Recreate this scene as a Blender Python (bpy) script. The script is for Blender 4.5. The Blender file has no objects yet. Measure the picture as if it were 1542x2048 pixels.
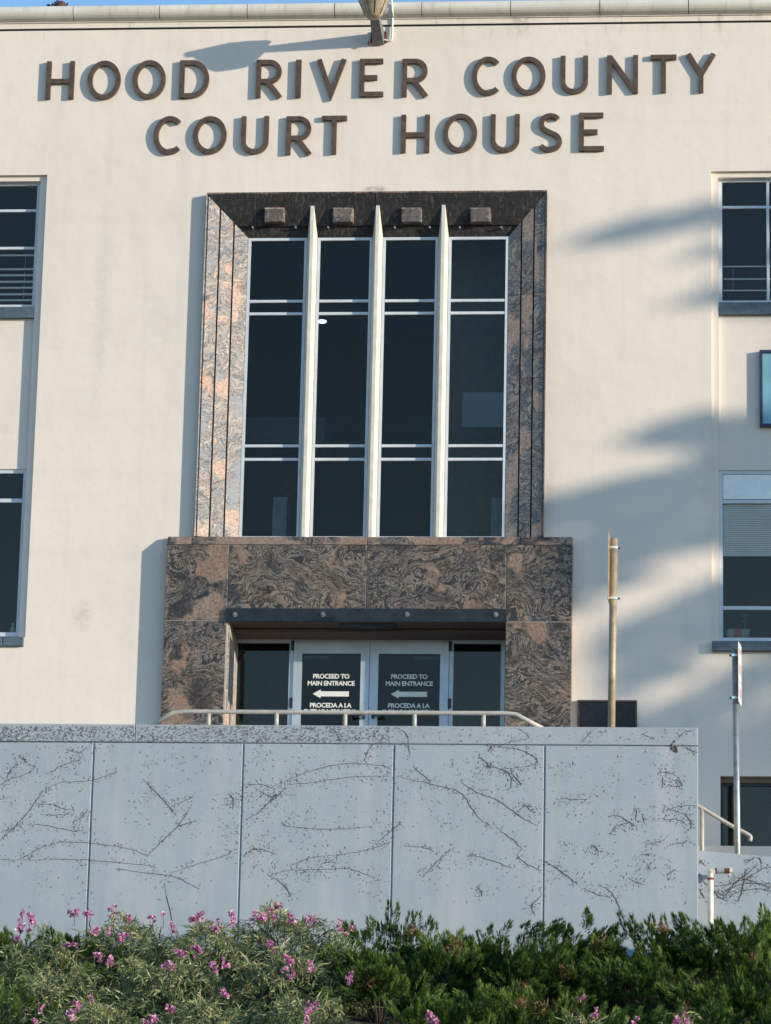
import bpy, math, random
import numpy as np
from mathutils import Vector, Matrix
random.seed(7); rng = np.random.default_rng(7)
sc = bpy.context.scene
col = sc.collection

# ------------------------------------------------------------------ camera
FPX = 6900.0                                   # focal length in photo pixels (1542 x 2048)
PITCH, YAW, ROLL = map(math.radians, (14.06, 5.08, 1.27))
CAMY, CAMZ = -41.0, 1.6
cp, sp, cy_, sy_ = math.cos(PITCH), math.sin(PITCH), math.cos(YAW), math.sin(YAW)
Fv = Vector((-sy_*cp, cy_*cp, sp)); Rv0 = Vector((cy_, sy_, 0)); Uv0 = Rv0.cross(Fv)
Rv = Rv0*math.cos(ROLL) + Uv0*math.sin(ROLL); Uv = Uv0*math.cos(ROLL) - Rv0*math.sin(ROLL)
def ray(px, py): return Rv*((px-771)/FPX) + Uv*((1024-py)/FPX) + Fv
d0 = ray(740, 1070); CAMX = -d0.x/d0.y*(-CAMY)
CAM = Vector((CAMX, CAMY, CAMZ))
def P(px, py, y=0.0):                          # photo pixel -> point on the upright plane at depth y
    d = ray(px, py); return CAM + d*((y-CAMY)/d.y)
def X(px, py, y=0.0): return P(px, py, y).x
def Z(px, py, y=0.0): return P(px, py, y).z
cam = bpy.data.cameras.new('camera'); cam.sensor_fit = 'VERTICAL'; cam.sensor_height = 24
cam.lens = FPX*24/2048; cam.clip_end = 3000; cam.clip_start = 0.5
co = bpy.data.objects.new('camera', cam); col.objects.link(co)
co.matrix_world = Matrix(((Rv.x, Uv.x, -Fv.x, CAM.x), (Rv.y, Uv.y, -Fv.y, CAM.y), (Rv.z, Uv.z, -Fv.z, CAM.z), (0, 0, 0, 1)))
sc.camera = co

# ------------------------------------------------------------------ sky, sun, exposure
SK, SR = 2.26, 0.40                            # sun: metres sideways / upwards for each metre out of the facade
SUN = Vector((SK, -1.0, SR))
w = bpy.data.worlds.new('World'); sc.world = w; w.use_nodes = True
nt = w.node_tree; bg = nt.nodes['Background']
sky = nt.nodes.new('ShaderNodeTexSky'); sky.sky_type = 'NISHITA'; sky.sun_disc = False
sky.sun_elevation = math.atan2(SR, math.hypot(SK, 1)); sky.sun_rotation = math.atan2(SK, -1.0)
sky.air_density = 1.0; sky.dust_density = 0.0; sky.ozone_density = 3.0
nt.links.new(sky.outputs[0], bg.inputs[0]); bg.inputs[1].default_value = 0.15
sl = bpy.data.lights.new('sun', 'SUN'); sl.energy = 2.6; sl.angle = math.radians(0.53); sl.color = (1.0, 0.875, 0.67)
so = bpy.data.objects.new('sun', sl); col.objects.link(so)
so.rotation_euler = SUN.to_track_quat('Z', 'Y').to_euler(); so.location = (30, -20, 30)
vs = sc.view_settings; vs.view_transform = 'Standard'; vs.look = 'None'; vs.gamma = 1.0; vs.exposure = 1.1
vs.use_curve_mapping = False
sc.render.resolution_x, sc.render.resolution_y = 771, 1024

# ------------------------------------------------------------------ materials
class NT:
    def __init__(s, name):
        s.m = bpy.data.materials.new(name); s.m.use_nodes = True; s.t = s.m.node_tree
        s.b = s.t.nodes['Principled BSDF']
    def n(s, typ, **kw):
        o = s.t.nodes.new(typ)
        for k, v in kw.items(): setattr(o, k, v)
        return o
    def l(s, a, b): s.t.links.new(a, b)
    def coord(s, scale=(1, 1, 1), rnd=False):
        tc = s.n('ShaderNodeTexCoord'); mp = s.n('ShaderNodeMapping'); mp.inputs['Scale'].default_value = scale
        if rnd:
            oi = s.n('ShaderNodeObjectInfo'); v = s.n('ShaderNodeVectorMath', operation='MULTIPLY_ADD')
            cb = s.n('ShaderNodeCombineXYZ'); s.l(oi.outputs['Random'], cb.inputs[0]); s.l(oi.outputs['Random'], cb.inputs[2])
            v.inputs[1].default_value = (37, 11, 53); s.l(cb.outputs[0], v.inputs[0]); s.l(tc.outputs['Object'], v.inputs[2])
            s.l(v.outputs[0], mp.inputs[0])
        else: s.l(tc.outputs['Object'], mp.inputs[0])
        return mp.outputs[0]
    def noise(s, vec, scale, detail=4, rough=.55, dist=0):
        o = s.n('ShaderNodeTexNoise'); o.inputs['Scale'].default_value = scale; o.inputs['Detail'].default_value = detail
        o.inputs['Roughness'].default_value = rough; o.inputs['Distortion'].default_value = dist; s.l(vec, o.inputs['Vector'])
        return o
    def ramp(s, fac, stops, interp='LINEAR'):
        o = s.n('ShaderNodeValToRGB'); o.color_ramp.interpolation = interp; e = o.color_ramp.elements
        while len(e) < len(stops): e.new(.5)
        for q, (p, c) in zip(e, stops):
            q.position = p; q.color = tuple(c)+(1,) if len(c) == 3 else c
        s.l(fac, o.inputs[0]); return o.outputs[0]
    def mix(s, fac, a, b, mode='MIX'):
        o = s.n('ShaderNodeMix', data_type='RGBA', blend_type=mode)
        for i, v in ((0, fac), (6, a), (7, b)):
            if hasattr(v, 'links'): s.l(v, o.inputs[i])
            else: o.inputs[i].default_value = v if i == 0 else (tuple(v)+(1,))
        return o.outputs[2]
    def bump(s, h, strength, dist):
        o = s.n('ShaderNodeBump'); o.inputs['Strength'].default_value = strength; o.inputs['Distance'].default_value = dist
        s.l(h, o.inputs['Height']); s.l(o.outputs[0], s.b.inputs['Normal'])
    def done(s, colr=None, rough=.8, metal=0, spec=.5):
        if colr is not None:
            if hasattr(colr, 'links'): s.l(colr, s.b.inputs['Base Color'])
            else: s.b.inputs['Base Color'].default_value = tuple(colr)+(1,)
        s.b.inputs['Roughness'].default_value = rough; s.b.inputs['Metallic'].default_value = metal
        s.b.inputs['Specular IOR Level'].default_value = spec
        return s.m
def plain(name, c, rough=.6, metal=0, var=.12, scale=9, bump=0, spec=.5):
    s = NT(name); v = s.coord(); n = s.noise(v, scale, 6, .65)
    lo = tuple(max(0, x*(1-var*1.6)) for x in c); hi = tuple(min(1, x*(1+var)) for x in c)
    cc = s.ramp(n.outputs['Fac'], [(.3, lo), (.7, hi)])
    if bump: s.bump(s.noise(v, scale*6, 4).outputs['Fac'], bump, .01)
    return s.done(cc, rough, metal, spec)

def mat_stucco():
    s = NT('painted_stucco'); v = s.coord()
    big = s.noise(v, .35, 5, .6); mid = s.noise(v, 1.7, 6, .6)
    vst = s.noise(s.coord((5, 5, .22)), 1.0, 5, .6)
    hst = s.noise(s.coord((.12, 1, 3.2)), 1.0, 4, .6)
    base = s.ramp(big.outputs['Fac'], [(.3, (.745, .655, .58)), (.7, (.81, .715, .64))])
    base = s.mix(s.ramp(vst.outputs['Fac'], [(.52, (0, 0, 0)), (.72, (.55,)*3)]), base, (.69, .625, .57))
    base = s.mix(s.ramp(hst.outputs['Fac'], [(.55, (0, 0, 0)), (.75, (.45,)*3)]), base, (.72, .635, .565))
    base = s.mix(s.ramp(mid.outputs['Fac'], [(.58, (0, 0, 0)), (.74, (.5,)*3)]), base, (.71, .62, .545))
    grime = s.noise(v, 14, 7, .75)
    base = s.mix(s.ramp(grime.outputs['Fac'], [(.70, (0, 0, 0)), (.80, (.5,)*3)]), base, (.5, .47, .42))
    # dark drip dirt just under the coping
    sx = s.n('ShaderNodeSeparateXYZ'); s.l(v, sx.inputs[0])
    mr = s.n('ShaderNodeMapRange'); mr.inputs[1].default_value = Z(740, 120); mr.inputs[2].default_value = Z(740, 40)
    s.l(sx.outputs[2], mr.inputs[0])
    dr = s.noise(s.coord((9, 9, 1.6)), 1.0, 6, .7)
    mm = s.n('ShaderNodeMath', operation='MULTIPLY'); s.l(mr.outputs[0], mm.inputs[0])
    s.l(s.ramp(dr.outputs['Fac'], [(.56, (0, 0, 0)), (.72, (.7,)*3)]), mm.inputs[1])
    base = s.mix(mm.outputs[0], base, (.36, .32, .27))
    def spot(px, py, rx, rz, colr, amt):
        p = P(px, py); sb = s.n('ShaderNodeVectorMath', operation='SUBTRACT'); sb.inputs[1].default_value = (p.x, 0, p.z); s.l(v, sb.inputs[0])
        ml = s.n('ShaderNodeVectorMath', operation='MULTIPLY'); ml.inputs[1].default_value = (1/rx, 0, 1/rz); s.l(sb.outputs[0], ml.inputs[0])
        ln = s.n('ShaderNodeVectorMath', operation='LENGTH'); s.l(ml.outputs[0], ln.inputs[0])
        m1 = s.n('ShaderNodeMapRange'); m1.inputs[1].default_value = 1; m1.inputs[2].default_value = .15; s.l(ln.outputs['Value'], m1.inputs[0])
        m2 = s.n('ShaderNodeMath', operation='MULTIPLY'); s.l(m1.outputs[0], m2.inputs[0])
        s.l(s.ramp(s.noise(v, 11, 6, .75).outputs['Fac'], [(.38, (0, 0, 0)), (.62, (amt,)*3)]), m2.inputs[1])
        return s.mix(m2.outputs[0], base, colr)
    base = spot(166, 1232, .16, .24, (.58, .43, .30), .7)
    base = spot(752, 378, .20, .05, (.18, .14, .12), .9)
    base = spot(1040, 40, .25, .30, (.25, .22, .19), .6)
    base = spot(200, 640, .12, 1.6, (.63, .60, .55), .9)
    base = spot(315, 640, .5, .9, (.68, .645, .59), .7)
    base = spot(1100, 990, .07, .5, (.45, .42, .38), .6)
    # warped plaster: shallow waviness plus fine sand grain
    add = s.n('ShaderNodeMath', operation='MULTIPLY_ADD'); add.inputs[1].default_value = .12
    s.l(s.noise(v, 60, 3).outputs['Fac'], add.inputs[0]); s.l(s.noise(v, 2.2, 3, .5).outputs['Fac'], add.inputs[2])
    s.bump(add.outputs[0], .22, .05)
    return s.done(base, .85, 0, .3)

def mat_granite(name, stain=0.0, bright=1.0, pink=.55, base_dark=.022):
    s = NT(name); v = s.coord((1, 1, 1), True)
    w1 = s.noise(v, .8, 3, .5); w2 = s.noise(v, 2.6, 3, .5)
    def warp(vec, nz, amt):
        sub = s.n('ShaderNodeVectorMath', operation='SUBTRACT'); sub.inputs[1].default_value = (.5, .5, .5)
        s.l(nz.outputs['Color'], sub.inputs[0])
        ma = s.n('ShaderNodeVectorMath', operation='MULTIPLY_ADD'); ma.inputs[1].default_value = (amt,)*3
        s.l(sub.outputs[0], ma.inputs[0]); s.l(vec, ma.inputs[2]); return ma.outputs[0]
    vv = warp(warp(v, w1, 1.6), w2, .75)
    mp = s.n('ShaderNodeMapping'); mp.inputs['Scale'].default_value = (1.0, 1.0, 4.2); 
    oi2 = s.n('ShaderNodeObjectInfo'); mu = s.n('ShaderNodeMath', operation='MULTIPLY'); mu.inputs[1].default_value = 47.0; s.l(oi2.outputs['Random'], mu.inputs[0])
    cb2 = s.n('ShaderNodeCombineXYZ'); s.l(mu.outputs[0], cb2.inputs[1]); s.l(cb2.outputs[0], mp.inputs['Rotation'])
    s.l(vv, mp.inputs[0])
    band = s.noise(mp.outputs[0], 2.0, 8, .6)
    fine = s.noise(mp.outputs[0], 8, 5, .62)
    k = bright
    T = lambda r_, g_, b_: (min(.9, r_*k), min(.9, g_*k), min(.9, b_*k))
    d = tuple(base_dark*q for q in (1, 1.02, 1.12))
    c = s.ramp(band.outputs['Fac'], [(.33, d), (.40, T(.05, .049, .05)), (.43, T(.21, .165, .135)), (.455, d), (.49, T(.06, .058, .058)), (.505, T(.32, .26, .215)),
                                     (.53, d), (.565, T(.05, .048, .05)), (.585, T(.25, .195, .16)), (.61, T(.07, .063, .062)), (.66, T(.30, .235, .19)), (.74, T(.16, .125, .105))])
    f = s.ramp(fine.outputs['Fac'], [(.55, (0, 0, 0)), (.60, (.7,)*3)])
    c = s.mix(f, c, T(.24, .195, .165))
    f2 = s.ramp(fine.outputs['Fac'], [(.36, (.85,)*3), (.45, (0, 0, 0))])
    c = s.mix(f2, c, d)
    dk = s.noise(warp(v, w2, .6), 2.1, 4, .55)
    c = s.mix(s.ramp(dk.outputs['Fac'], [(.36, (.78,)*3), (.47, (0, 0, 0))]), c, tuple(q*1.25 for q in d))
    blot = s.noise(warp(v, w2, .5), 1.35, 3, .5)
    fb = s.ramp(blot.outputs['Fac'], [(pink, (0, 0, 0)), (pink+.035, (.8,)*3)])
    sand = s.noise(v, 38, 5, .7)
    pk = s.ramp(sand.outputs['Fac'], [(.3, T(.15, .105, .085)), (.5, T(.27, .19, .15)), (.7, T(.36, .275, .22))])
    c = s.mix(fb, c, pk)
    tint = s.noise(warp(v, w2, .4), 2.7, 3, .5)
    c = s.mix(.75, c, s.ramp(tint.outputs['Fac'], [(.36, (.80, .86, .92)), (.5, (1, .98, .95)), (.64, (1.0, .86, .78))]), 'MULTIPLY')
    c = s.mix(.6, c, s.ramp(sand.outputs['Fac'], [(.34, (.5,)*3), (.5, (.95,)*3), (.68, (1, 1, 1))]), 'MULTIPLY')
    spk = s.noise(v, 55, 3, .6)
    c = s.mix(s.ramp(spk.outputs['Fac'], [(.64, (0, 0, 0)), (.72, (.55,)*3)]), c, T(.36, .31, .27))
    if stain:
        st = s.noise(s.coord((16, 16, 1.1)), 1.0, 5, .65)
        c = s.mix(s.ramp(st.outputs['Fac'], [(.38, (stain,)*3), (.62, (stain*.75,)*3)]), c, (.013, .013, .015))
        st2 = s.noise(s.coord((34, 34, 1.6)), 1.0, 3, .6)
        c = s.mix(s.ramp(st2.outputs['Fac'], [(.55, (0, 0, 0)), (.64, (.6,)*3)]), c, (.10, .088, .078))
    s.bump(sand.outputs['Fac'], .12, .004)
    return s.done(c, .5 if not stain else .6, 0, .35)

def mat_bluewall():
    s = NT('blue_grey_wall_paint'); v = s.coord()
    big = s.noise(v, .7, 5, .6); vst = s.noise(s.coord((2.6, 2.6, .5)), 1.0, 5, .6)
    c = s.ramp(big.outputs['Fac'], [(.3, (.33, .38, .44)), (.7, (.37, .42, .475))])
    c = s.mix(s.ramp(vst.outputs['Fac'], [(.50, (0, 0, 0)), (.66, (.75,)*3)]), c, (.43, .445, .485))
    c = s.mix(s.ramp(s.noise(v, 2.3, 4).outputs['Fac'], [(.60, (0, 0, 0)), (.68, (.35,)*3)]), c, (.44, .465, .51))
    c = s.mix(s.ramp(s.noise(s.coord((6, 6, .55)), 1.0, 5, .65).outputs['Fac'], [(.56, (0, 0, 0)), (.72, (.5,)*3)]), c, (.28, .315, .355))
    c = s.mix(s.ramp(s.noise(v, 5.5, 6, .7).outputs['Fac'], [(.58, (0, 0, 0)), (.70, (.4,)*3)]), c, (.31, .335, .365))
    gr = s.noise(v, 30, 6, .75)
    c = s.mix(s.ramp(gr.outputs['Fac'], [(.66, (0, 0, 0)), (.76, (.55,)*3)]), c, (.25, .27, .26))
    s.bump(s.noise(v, 3.0, 6, .6).outputs['Fac'], .15, .03)
    return s.done(c, .75, 0, .35)
def mat_cap():
    s = NT('weathered_blue_cap'); v = s.coord()
    big = s.noise(v, 1.1, 5, .6)
    c = s.ramp(big.outputs['Fac'], [(.3, (.33, .37, .43)), (.7, (.38, .42, .47))])
    c = s.mix(s.ramp(s.noise(v, 3.2, 6, .7).outputs['Fac'], [(.50, (0, 0, 0)), (.70, (.6,)*3)]), c, (.31, .335, .345))
    gr = s.noise(s.coord((1, 1, 1.6)), 26, 6, .75)
    c = s.mix(s.ramp(gr.outputs['Fac'], [(.56, (0, 0, 0)), (.68, (.8,)*3)]), c, (.13, .12, .105))
    s.bump(gr.outputs['Fac'], .2, .01)
    return s.done(c, .85, 0, .25)
def mat_glass(name, tint=(.62, .68, .72)):
    s = NT(name); t = s.t; t.nodes.remove(s.b); out = t.nodes['Material Output']
    fr = s.n('ShaderNodeFresnel'); fr.inputs[0].default_value = 1.42
    tr = s.n('ShaderNodeBsdfTransparent'); tr.inputs[0].default_value = tuple(tint)+(1,)
    gl = s.n('ShaderNodeBsdfGlossy'); gl.inputs['Roughness'].default_value = .02; gl.inputs[0].default_value = (1, .86, .74, 1)
    bp = s.n('ShaderNodeBump'); bp.inputs['Strength'].default_value = .04; bp.inputs['Distance'].default_value = .02
    s.l(s.noise(s.coord(), 1.3, 2).outputs['Fac'], bp.inputs['Height']); s.l(bp.outputs[0], gl.inputs['Normal'])
    mx = s.n('ShaderNodeMixShader'); s.l(fr.outputs[0], mx.inputs[0]); s.l(tr.outputs[0], mx.inputs[1]); s.l(gl.outputs[0], mx.inputs[2])
    s.l(mx.outputs[0], out.inputs[0]); return s.m
def mat_leaf(name, stops, rough=.55, trans=.25):
    s = NT(name); a = s.n('ShaderNodeAttribute'); a.attribute_name = 'tone'
    c = s.ramp(a.outputs['Fac'], stops)
    s.done(c, rough, 0, .3)
    tl = s.n('ShaderNodeBsdfTranslucent'); s.l(c, tl.inputs[0])
    mx = s.n('ShaderNodeMixShader'); mx.inputs[0].default_value = trans
    out = s.t.nodes['Material Output']; s.l(s.b.outputs[0], mx.inputs[1]); s.l(tl.outputs[0], mx.inputs[2]); s.l(mx.outputs[0], out.inputs[0])
    return s.m
def mat_emit(name, c, e):
    s = NT(name); s.done(c, .5); s.b.inputs['Emission Color'].default_value = tuple(c)+(1,); s.b.inputs['Emission Strength'].default_value = e
    return s.m
M = dict(
    stucco=mat_stucco(), granite=mat_granite('swirled_granite', 0, 1.15, .60), pinkgr=mat_granite('pink_granite', 0, 2.7, .555, .32),
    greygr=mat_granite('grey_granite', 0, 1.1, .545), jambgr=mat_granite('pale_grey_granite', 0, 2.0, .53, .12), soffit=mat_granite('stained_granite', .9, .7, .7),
    block=mat_granite('grey_block_stone', .38, 1.5, .75, .12), ledge=mat_granite('ledge_granite', 0, 1.2, .48),
    mortar=plain('mortar', (.42, .39, .36), .9), dark=plain('dark_joint', (.03, .028, .027), .9),
    bronze=plain('aged_bronze', (.12, .078, .055), .5, .25, .3, 14), blue=mat_bluewall(), cap=mat_cap(),
    white=plain('white_aluminium', (.60, .64, .70), .42, .0, .08, 5), cream=plain('cream_metal', (.68, .64, .56), .5, 0, .1, 6),
    doorm=plain('brushed_aluminium', (.50, .55, .62), .38, .35, .08, 5),
    glass=mat_glass('tinted_glass', (.62, .66, .68)), clear=mat_glass('window_glass', (.93, .94, .94)),
    steel=plain('dark_steel', (.035, .042, .05), .45, .6, .25, 6), galv=plain('galvanised_steel', (.42, .42, .41), .38, .7, .2, 10),
    tanpole=plain('tan_painted_pole', (.40, .31, .20), .5, .1, .25, 8), brown=plain('brown_soffit', (.13, .10, .085), .8),
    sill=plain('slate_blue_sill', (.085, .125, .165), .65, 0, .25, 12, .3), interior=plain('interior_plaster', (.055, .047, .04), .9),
    brightener=plain('bay_brightener_paint', (.48, .42, .36), .9), newel=plain('newel_paint', (.80, .84, .84), .7), grey=plain('grey_paint', (.34, .38, .40), .7), wood=plain('dark_wood', (.10, .06, .035), .5, 0, .3, 9),
    letter=plain('white_vinyl', (.80, .80, .78), .5, 0, .04), paper=plain('paper_sheet', (.72, .80, .90), .8, 0, .05),
    blind=plain('blind_slat', (.88, .88, .88), .6, 0, .06), railp=plain('painted_rail', (.47, .44, .40), .5, 0, .12, 10),
    plaque=plain('plaque_bronze', (.022, .025, .028), .4, .5, .3, 20), plaquef=plain('plaque_rim', (.075, .055, .05), .45, .4, .2, 20),
    lampg=plain('amber_lamp_glass', (.36, .29, .20), .25, 0, .3, 12), lampb=plain('grey_lamp_arm', (.20, .215, .23), .5, .2, .2, 10),
    conduit=plain('white_conduit', (.75, .74, .70), .5), rust=plain('rusty_fitting', (.17, .06, .04), .8, .2, .35, 25),
    pvc=plain('off_white_pipe', (.66, .63, .57), .5, 0, .12, 9), soil=plain('bank_soil', (.028, .022, .016), .95, 0, .3, 6, .4),
    lawn=plain('dark_ground', (.30, .22, .16), .95, 0, .3, .2), asphalt=plain('asphalt', (.055, .055, .057), .9, 0, .2, 12, .2), concrete=plain('concrete', (.36, .36, .35), .9, 0, .12, 3, .15),
    vine=plain('dead_vine', (.12, .105, .10), .9, 0, .3, 20), bark=plain('bark', (.045, .033, .026), .95, 0, .3, 6, .5),
    board=plain('teal_board', (.20, .42, .50), .35, 0, .06, 2), boardf=plain('navy_frame', (.02, .035, .075), .5),
    signw=plain('sign_white', (.78, .74, .74), .45, 0, .05), signr=plain('sign_red', (.50, .33, .34), .5), houseleaf=plain('house_plant_leaf', (.13, .26, .09), .5, 0, .3, 20), roof=plain('roof_gravel', (.3, .3, .3), .95),
    pot=plain('red_pot', (.45, .09, .10), .6), nest=plain('dark_clump', (.02, .024, .05), .9, 0, .4, 30), nest2=plain('rust_clump', (.09, .045, .04), .9, 0, .4, 30),
    chrome=plain('bright_clamp', (.85, .84, .82), .18, .9, .05), lampon=mat_emit('lit_lamp', (1, .97, .95), 3.0),
)
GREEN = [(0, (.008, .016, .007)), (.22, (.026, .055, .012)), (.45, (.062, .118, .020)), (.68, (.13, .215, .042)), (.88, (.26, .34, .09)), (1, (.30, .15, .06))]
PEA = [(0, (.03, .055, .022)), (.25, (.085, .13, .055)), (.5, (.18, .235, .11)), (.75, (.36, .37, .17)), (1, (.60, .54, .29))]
M['juniper'] = mat_leaf('juniper_needles', GREEN, .5, .32); M['pea'] = mat_leaf('sweet_pea_leaf', PEA)
M['brownleaf'] = mat_leaf('dead_sprig', [(0, (.12, .055, .03)), (.6, (.26, .13, .07)), (1, (.42, .26, .12))])
M['petal'] = mat_leaf('pink_petal', [(0, (.40, .08, .26)), (.35, (.66, .20, .47)), (.65, (.80, .45, .62)), (1, (.86, .70, .72))], .6, .3)
M['tealeaf'] = mat_leaf('crown_leaf', [(0, (.03, .06, .02)), (1, (.08, .13, .04))], .6, .05)

# ------------------------------------------------------------------ builders
def link(o, parent=None):
    col.objects.link(o)
    if parent is not None:
        o.parent = parent
        r = parent
        while r.parent: r = r.parent
        o.matrix_parent_inverse = Matrix.Translation(-r.location) if parent is r else Matrix.Identity(4)
    return o
def tag(o, label, cat, group=None, kind=None):
    if label: o['label'] = label
    if cat: o['category'] = cat
    if group: o['group'] = group
    if kind: o['kind'] = kind
    return o
def empty(name, loc, label, cat, group=None):
    o = bpy.data.objects.new(name, None); o.location = loc; o.empty_display_size = .1; col.objects.link(o)
    return tag(o, label, cat, group)
def mk(name, verts, faces, mat, parent=None, smooth=False):
    me = bpy.data.meshes.new(name); me.from_pydata([tuple(v) for v in verts], [], faces); me.materials.append(mat)
    if smooth: me.polygons.foreach_set('use_smooth', [True]*len(me.polygons))
    me.update(); return link(bpy.data.objects.new(name, me), parent)
class MB:
    def __init__(s): s.v = []; s.f = []
    def add(s, v, f):
        k = len(s.v); s.v += [tuple(q) for q in v]; s.f += [tuple(i+k for i in q) for q in f]; return s
    def box(s, x0, x1, y0, y1, z0, z1, bev=0):
        x0, x1 = sorted((x0, x1)); y0, y1 = sorted((y0, y1)); z0, z1 = sorted((z0, z1))
        if bev:   # chamfer the front (low y) edges
            b = bev
            v = [(x0, y1, z0), (x1, y1, z0), (x1, y1, z1), (x0, y1, z1), (x0, y0+b, z0), (x1, y0+b, z0), (x1, y0+b, z1), (x0, y0+b, z1),
                 (x0+b, y0, z0+b), (x1-b, y0, z0+b), (x1-b, y0, z1-b), (x0+b, y0, z1-b)]
            f = [(0, 3, 2, 1), (0, 1, 5, 4), (1, 2, 6, 5), (2, 3, 7, 6), (3, 0, 4, 7), (4, 5, 9, 8), (5, 6, 10, 9), (6, 7, 11, 10), (7, 4, 8, 11), (8, 9, 10, 11)]
            return s.add(v, f)
        v = [(x0, y0, z0), (x1, y0, z0), (x1, y1, z0), (x0, y1, z0), (x0, y0, z1), (x1, y0, z1), (x1, y1, z1), (x0, y1, z1)]
        return s.add(v, [(0, 3, 2, 1), (4, 5, 6, 7), (0, 1, 5, 4), (1, 2, 6, 5), (2, 3, 7, 6), (3, 0, 4, 7)])
    def prism(s, pts, off):
        n = len(pts); off = Vector(off); v = [Vector(p) for p in pts]; v += [p+off for p in v]
        return s.add(v, [tuple(range(n)), tuple(range(2*n-1, n-1, -1))] + [(i, (i+1) % n+0, (i+1) % n+n, i+n)[::-1] for i in range(n)])
    def tube(s, pts, rad, seg=8, cap=True):
        pts = [Vector(p) for p in pts]; n = len(pts); rad = rad if hasattr(rad, '__len__') else [rad]*n
        k = len(s.v); prev = None
        for i, p in enumerate(pts):
            t = (pts[min(i+1, n-1)]-pts[max(i-1, 0)]).normalized()
            a = prev if prev is not None else (Vector((0, 0, 1)) if abs(t.z) < .9 else Vector((1, 0, 0)))
            u = (a - t*a.dot(t)).normalized(); prev = u; vv = t.cross(u)
            for j in range(seg):
                th = 2*math.pi*j/seg; s.v.append(tuple(p + (u*math.cos(th)+vv*math.sin(th))*rad[i]))
        for i in range(n-1):
            for j in range(seg):
                s.f.append((k+i*seg+j, k+i*seg+(j+1) % seg, k+(i+1)*seg+(j+1) % seg, k+(i+1)*seg+j))
        if cap:
            s.f.append(tuple(k+j for j in range(seg))[::-1]); s.f.append(tuple(k+(n-1)*seg+j for j in range(seg)))
        return s
    def lathe(s, c, prof, seg=24):
        k = len(s.v); c = Vector(c)
        for r, z in prof:
            for j in range(seg):
                th = 2*math.pi*j/seg; s.v.append((c.x+r*math.cos(th), c.y+r*math.sin(th), c.z+z))
        for i in range(len(prof)-1):
            for j in range(seg):
                s.f.append((k+i*seg+j, k+i*seg+(j+1) % seg, k+(i+1)*seg+(j+1) % seg, k+(i+1)*seg+j))
        return s
    def build(s, name, mat, parent=None, smooth=False): return mk(name, s.v, s.f, mat, parent, smooth)
def box(name, x0, x1, y0, y1, z0, z1, mat, parent=None, bev=0): return MB().box(x0, x1, y0, y1, z0, z1, bev).build(name, mat, parent)
def smooth_path(pts, n=6):
    out = []
    for i in range(len(pts)-1):
        p0, p1, p2, p3 = pts[max(i-1, 0)], pts[i], pts[i+1], pts[min(i+2, len(pts)-1)]
        for j in range(n):
            t = j/n
            out.append(tuple(.5*((2*b)+(-a+c)*t+(2*a-5*b+4*c-d)*t*t+(-a+3*b-3*c+d)*t**3) for a, b, c, d in zip(p0, p1, p2, p3)))
    out.append(tuple(pts[-1])); return out

# ------------------------------------------------------------------ ground
def struct(o): o['kind'] = 'structure'; return o
struct(mk('ground', [(-900, -900, 0), (900, -900, 0), (900, 900, 0), (-900, 900, 0)], [(0, 1, 2, 3)], M['lawn']))
struct(mk('road', [(-300, -46, .004), (300, -46, .004), (300, -24, .004), (-300, -24, .004)], [(0, 1, 2, 3)], M['asphalt']))
struct(box('pavement', -300, 300, -24, -17.3, -.1, .13, M['concrete']))
YW = -3.0                                        # front plane of the terrace wall
def bank(y):
    if y > -3.2: return 6.08
    if y > -10: return 6.08 + .45*(y+3.2)
    return 3.02 + .02*(y+10)
def bank_mesh():
    xs = np.linspace(-60, 70, 131); ys = [12, -3.2, -3.8, -4.6, -5.4, -6.2, -7, -8, -9, -10, -12, -14, -17]
    v, f = [], []
    for y in ys:
        for x in xs: v.append((x, y, bank(y) + (0.05*math.sin(x*1.7+y*2.1) if -10 < y < -3.2 else 0)))
    n = len(xs)
    for i in range(len(ys)-1):
        for j in range(n-1): f.append((i*n+j, (i+1)*n+j, (i+1)*n+j+1, i*n+j+1))
    return struct(mk('bank', v, f, M['soil']))
bank_mesh()
tag(box('street_retaining_wall', -60, 70, -17.3, -17.0, 0.13, 3.05, M['concrete']), 'plain concrete retaining wall between pavement and planted bank', 'wall')

# ------------------------------------------------------------------ courthouse
YD = .66
TZ = Z(740, 1278, YD) - 2.13                     # terrace / threshold level
TOP = Z(740, 54)                                 # groove under the parapet band
B = empty('courthouse', (0, 0, bank(0)), 'cream stucco courthouse with swirled granite entrance and tall windows', 'building')
D1, D2 = .045, .10
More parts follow.
